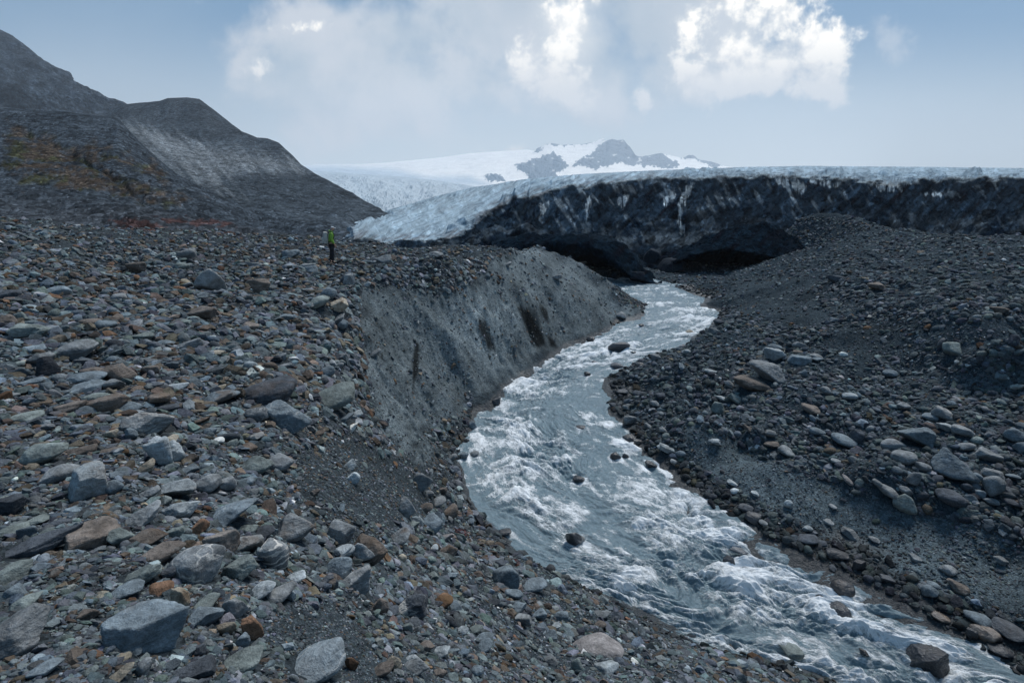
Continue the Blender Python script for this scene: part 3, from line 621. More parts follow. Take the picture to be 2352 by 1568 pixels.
def p_disp(P, XS, T, nn):
    px, py, _ = project(P); rk = 0
    for p in PK: rk = np.maximum(rk, sstep(poly_sdf(px, py, p), -3, 6))
    a = fbm(XS * .012, T * 2, 4) * 12 * sstep(T, 0, .4) + ridged(XS * .05, T * 5, 4) * 9 * rk * sstep(T, .0, .15)
    return nn * a[..., None]
def p_attr(P, XS, T):
    px, py, _ = project(P); rk = 0
    for p in PK: rk = np.maximum(rk, sstep(poly_sdf(px, py, p) + fbm(px * .12, py * .16, 4) * 6, -.6, .6))
    rk = rk * (1 - .6 * sstep(fbm(px * .05 + 3, py * .12, 4), .62, .72)); rk = rk[..., None]
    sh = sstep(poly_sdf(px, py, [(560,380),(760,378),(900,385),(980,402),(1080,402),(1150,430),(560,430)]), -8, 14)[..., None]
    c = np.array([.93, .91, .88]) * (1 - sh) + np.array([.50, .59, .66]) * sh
    c = c * (1 - rk) + np.array([.10, .175, .25]) * rk  # grey peak rock tinted blue, distant haze put into its colour
    return {"col": c, "grain": np.full(px.shape, .02)}
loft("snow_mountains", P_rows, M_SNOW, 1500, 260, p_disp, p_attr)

# ---- valley glacier behind the tongue
V_rows = [[(600,385,2600),(735,393,2500),(800,398,2300),(900,404,2100),(1000,414,1800),(1085,427,1500),(1200,440,1400)],
          [(600,410,1700),(735,412,1600),(860,430,1300),(1000,440,1150),(1200,455,1000)],
          [(600,470,950),(760,470,900),(900,478,800),(1200,485,700)],[(600,540,500),(900,540,480),(1200,540,460)]]
def v_disp(P, XS, T, nn):
    a = fbm(XS * .01, T * 1.5, 4) * 10 * sstep(T, 0, .5) + ridged(XS * .035 + T * 2.0, T * 3.0 - XS * .006, 4, .6) * 2.5 * sstep(T, .1, .6)
    return nn * a[..., None]
def v_attr(P, XS, T):
    px, py, _ = project(P); r = ridged(XS * .055 + T * 2.5, T * 5.0 - XS * .012, 4, .6)
    n = fbm(px * .02, py * .05, 4)[..., None]
    c = np.array([.40, .475, .53]) * (1 + .10 * n); d = (sstep(r, .6, -1.0) * sstep(T, .2, .8))[..., None] * .55
    c = c * (1 - d) + np.array([.25, .34, .40]) * d
    mor = sstep(T + n[..., 0] * .15, 2.3, 2.9)[..., None] * .35; c = c * (1 - mor) + np.array([.25, .28, .31]) * mor
    return {"col": c, "grain": np.full(px.shape, .06)}
loft("valley_glacier_terrain", V_rows, M_SNOW, 900, 320, v_disp, v_attr)

# ---- the glacier tongue: white top, dirty front
G_rows = [[(770,560,170),(805,514,200),(840,500,230),(880,485,270),(940,468,300),(1000,450,330),(1080,431,360),(1200,412,400),(1300,402,430),(1400,396,460),(1500,391,480),(1700,384,520),(1850,381,540),(2100,383,540),(2352,386,540),(3000,392,540)],
          [(770,562,120),(805,517,140),(870,505,150),(940,492,165),(1080,465,200),(1200,438,235),(1300,424,265),(1400,410,300),(1500,401,320),(1700,393,340),(1850,392,340),(2100,396,330),(2352,396,330),(3000,402,330)],
          [(770,566,92),(810,524,96),(868,548,90),(930,548,88),(1000,535,92),(1060,515,100),(1100,500,104),(1130,482,112),(1230,446,140),(1300,436,150),(1400,424,160),(1500,414,165),(1700,406,170),(1850,405,170),(2000,412,150),(2352,410,140),(3000,414,140)],
          [(770,572,84),(810,560,84),(870,562,80),(1000,556,80),(1100,524,86),(1200,480,98),(1300,464,104),(1400,450,108),(1500,444,110),(1700,438,112),(1850,440,110),(2000,450,104),(2352,450,98),(3000,455,98)],
          [(770,590,78),(870,575,76),(1000,568,74),(1150,555,74),(1300,528,76),(1500,520,78),(1700,515,82),(1900,510,84),(2100,520,82),(2352,530,76),(3000,540,76)],
          [(770,640,74),(870,620,72),(1000,620,68),(1200,612,66),(1450,610,66),(1700,600,70),(1900,600,72),(2352,620,66),(3000,640,66)]]
WHITE = [(700,560),(805,512),(860,350),(3400,350),(3400,414),(2500,409),(2352,409),(2200,413),(2130,412),(2060,424),(2000,418),(1900,410),(1820,405),(1700,404),(1600,410),(1500,408),(1400,423),(1300,430),(1228,448),(1180,458),(1130,484),(1105,500),(1080,528),(1020,552),(930,552),(880,560),(840,545)]
STRIP = [[(1560,470),(1570,440),(1585,418),(1592,422),(1582,450),(1568,480),(1562,500),(1570,520),(1578,540),(1564,536),(1556,505)],[(1420,458),(1435,445),(1445,450),(1430,480)],[(1520,455),(1545,440),(1555,450),(1530,470)],
         [(1780,412),(1830,408),(1850,430),(1835,450),(1822,432),(1790,424)],[(1990,420),(2060,418),(2070,436),(2030,440)],[(1345,470),(1352,455),(1360,465),(1350,500)],[(1240,470),(1262,460),(1250,490),(1240,500)],[(2120,446),(2180,440),(2160,452)],[(1860,415),(1930,420),(1925,428),(1870,424)]]
def g_disp(P, XS, T, nn):
    px, py, _ = project(P); wht = sstep(poly_sdf(px, py, WHITE), -8, 8)
    c_, s_ = math.cos(math.radians(34)), math.sin(math.radians(34)); A = px * c_ - py * s_ * 1.4; B = px * s_ + py * c_ * 1.4
    wr = fbm(px * .012, py * .02, 3) * 8
    cre = ridged((A) * .008, (B + wr) * .055, 4, .55)
    flat = sstep(px, 1250, 1700)
    cre2 = ridged(px * .022 + wr * .03, py * .16, 4, .6)
    ice = -(sstep(cre, .8, 1.9) * (1 - flat) * 1.1 + sstep(cre2, .8, 2.0) * .5 * (.4 + flat)) * wht * np.clip(P[..., 1] / 160, .5, 2.0)
    gl = ridged((px + fbm(px * .006, T * 1.1, 4) * 60) * .0075, T * .40, 3, .5)
    env = sstep(T, 1.9, 2.5) * sstep(5.2 - T, 0, .6)
    cliff = (gl * 1.5 + fbm(P[..., 0] * .09, P[..., 2] * .14, 4, z=P[..., 1] * .09) * 1.7 + ridged((px + py) * .02, (py - px * .6) * .004, 3) * .45 + fbm(P[..., 0] * .5, P[..., 2] * .6, 3) * .22) * env * sstep(px, 900, 1150)
    big = fbm(px * .004, T * .6, 3) * 3 * sstep(T, .1, .8) * (1 - sstep(T, 4, 5))
    return nn * (ice * sstep(T, 0, .10) + ice * .15 + cliff + big * .25)[..., None]
def g_attr(P, XS, T):
    px, py, _ = project(P)
    w = sstep(poly_sdf(px, py, WHITE) + fbm(px * .03, py * .07, 4) * 8, -4, 4)
    c_, s_ = math.cos(math.radians(34)), math.sin(math.radians(34)); A = px * c_ - py * s_ * 1.4; B = px * s_ + py * c_ * 1.4
    wr = fbm(px * .012, py * .02, 3) * 8; flat = sstep(px, 1250, 1700)
    cre = ridged(A * .012, (B + wr) * .075, 5, .66) * (1 - flat) + ridged(px * .03 + wr * .03, py * .22, 5, .66) * flat
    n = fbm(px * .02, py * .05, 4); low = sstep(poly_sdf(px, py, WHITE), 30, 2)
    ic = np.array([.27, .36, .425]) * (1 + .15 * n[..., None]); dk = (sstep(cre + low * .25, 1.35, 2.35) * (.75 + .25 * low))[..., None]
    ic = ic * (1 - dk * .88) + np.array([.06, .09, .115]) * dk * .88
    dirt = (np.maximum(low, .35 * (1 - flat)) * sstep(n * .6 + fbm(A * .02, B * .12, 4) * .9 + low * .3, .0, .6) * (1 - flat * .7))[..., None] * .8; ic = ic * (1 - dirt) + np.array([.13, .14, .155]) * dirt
    st_ = fbm((px + py) * .05, (py - px * .6) * .012, 5)
    d = np.array([.009, .017, .027]) * (1 + .8 * st_[..., None]); rub = sstep(T, 2.9, 2.3)[..., None] * sstep(fbm(px * .02 + 8, py * .08, 3), -.4, .3)[..., None]
    d = d * (1 - rub * .6) + np.array([.046, .060, .073]) * rub * .8
    cone = sstep(T, 3.9, 4.6)[..., None] * sstep(fbm(px * .012 + 2, py * .03, 3) , -.2, .2)[..., None]; d = d * (1 - cone) + np.array([.042, .055, .067]) * cone
    c = d * (1 - w[..., None]) + ic * w[..., None]
    s = 0
    for p in STRIP: s = np.maximum(s, sstep(poly_sdf(px, py, p) + fbm(px * .12, py * .05, 4) * 7, -3, 3))
    s = (s * sstep(fbm(px * .15, py * .03, 3), -.55, .1))[..., None]; c = c * (1 - s) + np.array([.17, .205, .23]) * s
    fl_ = fbm(px * .05 - py * .03, py * .012 + px * .006, 4) + fbm(px * .008, py * .02, 3) * .7; fs = (sstep(fl_, .28, .80) * (1 - w) * sstep(T, 4.6, 3.6) * sstep(px, 950, 1150))[..., None] * .75
    c = c * (1 - fs) + np.array([.095, .12, .14]) * fs
    return {"col": np.clip(c, .006, 1), "grain": np.clip(60 / P[..., 1], .1, 1) * 1.1, "ice": w}
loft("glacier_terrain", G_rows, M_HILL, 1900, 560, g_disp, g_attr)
print("far", time.time() - T0)

# ---- dirty ice caves at the snout
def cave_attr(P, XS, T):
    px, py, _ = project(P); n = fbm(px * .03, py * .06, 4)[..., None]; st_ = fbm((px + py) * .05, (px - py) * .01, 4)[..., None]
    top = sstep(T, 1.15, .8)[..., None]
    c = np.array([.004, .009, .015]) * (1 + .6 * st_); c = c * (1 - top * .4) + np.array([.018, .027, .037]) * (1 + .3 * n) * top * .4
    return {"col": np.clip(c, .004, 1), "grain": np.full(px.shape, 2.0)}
def cave_disp(P, XS, T, nn):
    a = fbm(P[..., 0] * .25, P[..., 2] * .4, 4, z=P[..., 1] * .25) * .7 + fbm(P[..., 0] * 1.2, P[..., 2] * 1.2, 3, z=P[..., 1]) * .18
    return nn * a[..., None]
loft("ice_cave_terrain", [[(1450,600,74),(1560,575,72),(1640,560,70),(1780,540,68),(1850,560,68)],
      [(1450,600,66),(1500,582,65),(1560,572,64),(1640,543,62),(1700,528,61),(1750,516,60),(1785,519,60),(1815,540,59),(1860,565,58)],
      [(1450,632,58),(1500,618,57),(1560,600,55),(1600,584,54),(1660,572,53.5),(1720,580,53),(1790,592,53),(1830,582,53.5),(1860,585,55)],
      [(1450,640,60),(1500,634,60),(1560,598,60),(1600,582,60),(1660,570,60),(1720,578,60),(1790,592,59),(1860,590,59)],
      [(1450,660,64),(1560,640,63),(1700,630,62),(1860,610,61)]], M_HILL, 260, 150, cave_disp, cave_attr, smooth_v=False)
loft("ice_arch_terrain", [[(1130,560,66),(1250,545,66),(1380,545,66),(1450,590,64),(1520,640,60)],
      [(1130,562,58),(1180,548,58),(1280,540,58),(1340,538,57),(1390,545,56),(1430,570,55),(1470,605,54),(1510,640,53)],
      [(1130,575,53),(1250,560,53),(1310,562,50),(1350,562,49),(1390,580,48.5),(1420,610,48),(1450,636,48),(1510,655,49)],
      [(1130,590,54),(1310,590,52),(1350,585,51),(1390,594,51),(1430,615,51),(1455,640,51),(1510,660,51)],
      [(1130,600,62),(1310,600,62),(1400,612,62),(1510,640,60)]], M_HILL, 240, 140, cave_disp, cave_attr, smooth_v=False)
# ================================================================== LOOSE STONES
def hull_proto(n, seed, flat=1.0, rnd=False):
    r = np.random.default_rng(seed); p = r.normal(size=(n, 3)); p /= np.linalg.norm(p, axis=1)[:, None]
    if not rnd: p *= r.uniform(.72, 1.0, (n, 1)); p = np.sign(p) * np.abs(p) ** r.uniform(.75, 1.0)
    p *= np.array([1, r.uniform(.6, .9), r.uniform(.35, .7) * flat])
    bm = bmesh.new()
    for q in p: bm.verts.new(q)
    res = bmesh.ops.convex_hull(bm, input=bm.verts[:], use_existing_faces=False)
    bmesh.ops.delete(bm, geom=[g for g in res["geom_interior"] if isinstance(g, bmesh.types.BMVert)], context='VERTS')
    bmesh.ops.triangulate(bm, faces=bm.faces[:]); bm.verts.index_update()
    v = np.array([x_.co[:] for x_ in bm.verts]); f = np.array([[x_.index for x_ in q.verts] for q in bm.faces]); bm.free()
    v -= (v.max(0) + v.min(0)) / 2; v /= (v[:, 0].max() - v[:, 0].min()); return v.astype(np.float32), f.astype(np.int32)
PR_S = [hull_proto(11, 100 + i, 1.0) for i in range(16)] + [hull_proto(10, 200 + i, .55) for i in range(12)]
PR_M = [hull_proto(20, 300 + i, 1.0) for i in range(16)] + [hull_proto(18, 400 + i, .5) for i in range(12)]
PR_R = [hull_proto(46, 500 + i, 1.0, True) for i in range(12)]
PAL = np.array([.86, .92, .97]) * np.array([[.108,.118,.121],[.090,.108,.118],[.096,.113,.107],[.070,.075,.084],[.125,.128,.128],[.104,.080,.062],[.115,.066,.040],[.200,.165,.120],[.48,.47,.45],[.165,.175,.180]])
WL = np.array([.24,.20,.12,.14,.08,.11,.010,.010,.006,.06]); WR_ = np.array([.20,.28,.12,.24,.06,.03,.006,.004,.004,.05])
WN = np.array([.16,.14,.10,.16,.06,.22,.028,.016,.008,.05])
WL /= WL.sum(); WR_ /= WR_.sum(); WN /= WN.sum()
HERO_KEEP = []      # (x, y, radius) filled by the boulders, stones keep clear of their centres
def right_side(x, y): return x > np.interp(y, (RL[:, 1] + RR[:, 1]) / 2, (RL[:, 0] + RR[:, 0]) / 2)
def pick_cols(x, y, n, r):
    rt = right_side(x, y); warm = (~rt) & (fbm(x * .12 + 9, y * .12, 3) * .9 + .25 + sstep(-x, 0, 8) * .5 > r.uniform(0, 1.1, n))
    cl_, cr_, cn_ = (np.searchsorted(np.cumsum(w), r.uniform(0, .9999, n)) for w in (WL, WR_, WN))
    k = np.where(rt, cr_, np.where(warm, cn_, cl_)); c = PAL[np.minimum(k, 9)] * np.where(rt, 1.0, 1.14)[:, None] * np.exp(r.normal(0, .34, n))[:, None]
    c = c * (1 + r.normal(0, .04, (n, 3))); c[rt] *= .92
    return np.clip(c, .01, .6)
def stones_mesh(name, x, y, size, protos_of, sink=.28):
    n = len(x); r = np.random.default_rng(hash(name) % 1000 if False else 5); z = terr(x, y)
    e = .12; nx_ = (terr(x - e, y, False) - terr(x + e, y, False)) / (2 * e); ny_ = (terr(x, y - e, False) - terr(x, y + e, False)) / (2 * e)
    nrm = np.stack([nx_ * .7 + r.normal(0, .34, n), ny_ * .7 + r.normal(0, .34, n), np.ones(n)], 1); nrm /= np.linalg.norm(nrm, axis=1)[:, None]
    a = r.uniform(0, 2 * math.pi, n); t1 = np.stack([np.cos(a), np.sin(a), np.zeros(n)], 1); t1 -= nrm * (t1 * nrm).sum(1)[:, None]; t1 /= np.linalg.norm(t1, axis=1)[:, None]; t2 = np.cross(nrm, t1)
    cols = pick_cols(x, y, n, r)
    rz = river_z(x, y); wet = (z - rz < .22) & (bil(RSD, x, y) > -2.0); cols[wet] *= .45
    stretch = np.exp(r.normal(0, .16, (n, 3))); V_, F_, C_, SM = [], [], [], []; off = 0
    for protos, sel, smooth in protos_of:
        pk = r.integers(0, len(protos), n)
        for k, (pv, pf) in enumerate(protos):
            ids = np.nonzero(sel & (pk == k))[0]
            if not len(ids): continue
            q = pv[None] * size[ids, None, None] * stretch[ids, None, :]
            h = (pv[:, 2].max() - pv[:, 2].min()) * size[ids]
            w = q[..., 0:1] * t1[ids, None] + q[..., 1:2] * t2[ids, None] + q[..., 2:3] * nrm[ids, None]
            w += np.stack([x[ids], y[ids], z[ids] + h * (.5 - sink)], 1)[:, None]
            V_.append(w.reshape(-1, 3)); F_.append((pf[None] + (np.arange(len(ids)) * len(pv))[:, None, None] + off).reshape(-1, 3)); off += len(ids) * len(pv)
            C_.append(np.repeat(cols[ids], len(pv), 0)); SM.append(np.full(len(ids) * len(pf), smooth))
    o = new_mesh(name, np.concatenate(V_), np.concatenate(F_), M_ROCK, {"col": np.concatenate(C_)})
    o.data.polygons.foreach_set("use_smooth", np.concatenate(SM)); o["kind"] = "stuff"; return o
def fast_hit(px, py):
    d = ray(px, py); ts = np.geomspace(1.2, 100, 380); res = np.full(len(px), np.nan); alive = np.arange(len(px)); pg = np.ones(len(px)); tp = 0
    for t_ in ts:
        P = d[alive] * t_; g = P[:, 2] - bil(TIN, P[:, 0], P[:, 1]); h_ = g < 0
        res[alive[h_]] = tp + (t_ - tp) * np.clip(pg[h_] / (pg[h_] - g[h_] + 1e-9), 0, 1); alive = alive[~h_]; pg = g[~h_]; tp = t_
        if not len(alive): break
    P = d * res[:, None]; return P[~np.isnan(res)]
def scatter(n, r):
    nv = int(n * .74); P = fast_hit(r.uniform(-250, 2600, nv), 500 + (1850 - 500) * r.uniform(0, 1, nv))
    m = n - nv; a = np.radians(r.uniform(-50, 50, m)); rad = np.exp(r.uniform(math.log(2), math.log(75), m))
    return np.concatenate([P[:, 0], rad * np.sin(a)]), np.concatenate([P[:, 1], rad * np.cos(a)])
def masks(x, y):
    z = terr(x, y, False); px, py, dep = project(np.stack([x, y, z], -1)); v = dep > .5
    cl = sstep(poly_sdf(px, py, CLIFF), -12, 12) * v * (y > 11.5); fn = 0
    for f in FINE: fn = np.maximum(fn, sstep(poly_sdf(px, py, f) + perlin(px * .03, py * .03) * 20, -15, 15) * v)
    return cl, fn, dep, px, py
r_ = np.random.default_rng(21)
x, y = scatter(330000, r_); n = len(x); cl, fn, dep, spx, spy = masks(x, y)
u = r_.uniform(0, 1, n); spx_size = np.clip(3.4 * (1 - u) ** (-1 / 1.75), 3.4, 28)
small = (fn > r_.uniform(0, 1, n)) | (cl > .5); spx_size = np.where(small, np.minimum(spx_size, np.where(r_.uniform(0, 1, n) < .04, 16, 7)), spx_size)
JUMBLE = [(-300,590),(830,600),(820,960),(600,985),(560,1130),(700,1200),(1010,1230),(1120,1300),(1000,1400),(760,1370),(640,1390),(600,1500),(640,1600),(-300,1900)]
jm = sstep(poly_sdf(spx, spy, JUMBLE) + perlin(x * .8, y * .8) * 60, -40, 40); jm_s = np.clip(5.5 * (1 - r_.uniform(0, 1, n)) ** (-1 / 1.30), 5.5, 44)
spx_size = np.where(r_.uniform(0, 1, n) < jm * .62, jm_s, spx_size)
clump = fbm(x * .5, y * .5, 3); spx_size *= np.clip(1 + clump * .5, .6, 1.6)
size = np.clip(spx_size * dep / F, .012, .34); size = np.minimum(size, np.where(dep > 45, dep * .006, .34))
keep = (bil(RSD, x, y) < -.02) & (dep > .6) & (r_.uniform(0, 1, n) > cl * .85) & (r_.uniform(0, 1, n) > fn * np.where(right_side(x, y), .7, .35)) & (size < dep * .03) & (np.hypot(x, y) < 76)
# thin out big ones that would hide the boulders
BX = []   # boulders are registered by the next section through this function call order
# ================================================================== BOULDERS: every one an object, surveyed in the photo
# tile: origin in the 2500-wide photo, magnification
TL = {'A': (0, 600, 2.613), 'B': (0, 1067, 2.613), 'C': (800, 900, 2.613), 'D': (1600, 1067, 2.613), 'E': (1600, 350, 2.613), 'F': (700, 300, 2.613), 'G': (1700, 750, 2.851), 'H': (0, 1300, 4.272), 'I': (800, 1280, 3.36), 'J': (1350, 780, 3.733)}
CO = {'b': (.115,.135,.148), 'g': (.145,.150,.152), 'd': (.055,.060,.068), 'k': (.026,.028,.032), 'r': (.125,.074,.048), 'w': (.50,.49,.46), 't': (.22,.19,.15), 'n': (.110,.092,.080), 'G': (.125,.140,.132), 'l': (.21,.225,.230), 'p': (.17,.155,.150)}
CW = {'b': 'blue-grey', 'g': 'grey', 'd': 'dark grey', 'k': 'wet black', 'r': 'rust-brown', 'w': 'white', 't': 'tan', 'n': 'brownish', 'G': 'green-grey', 'l': 'pale grey', 'p': 'pinkish grey'}
SW = {'a': 'angular', 'r': 'rounded', 's': 'flat', 'p': 'pointed'}
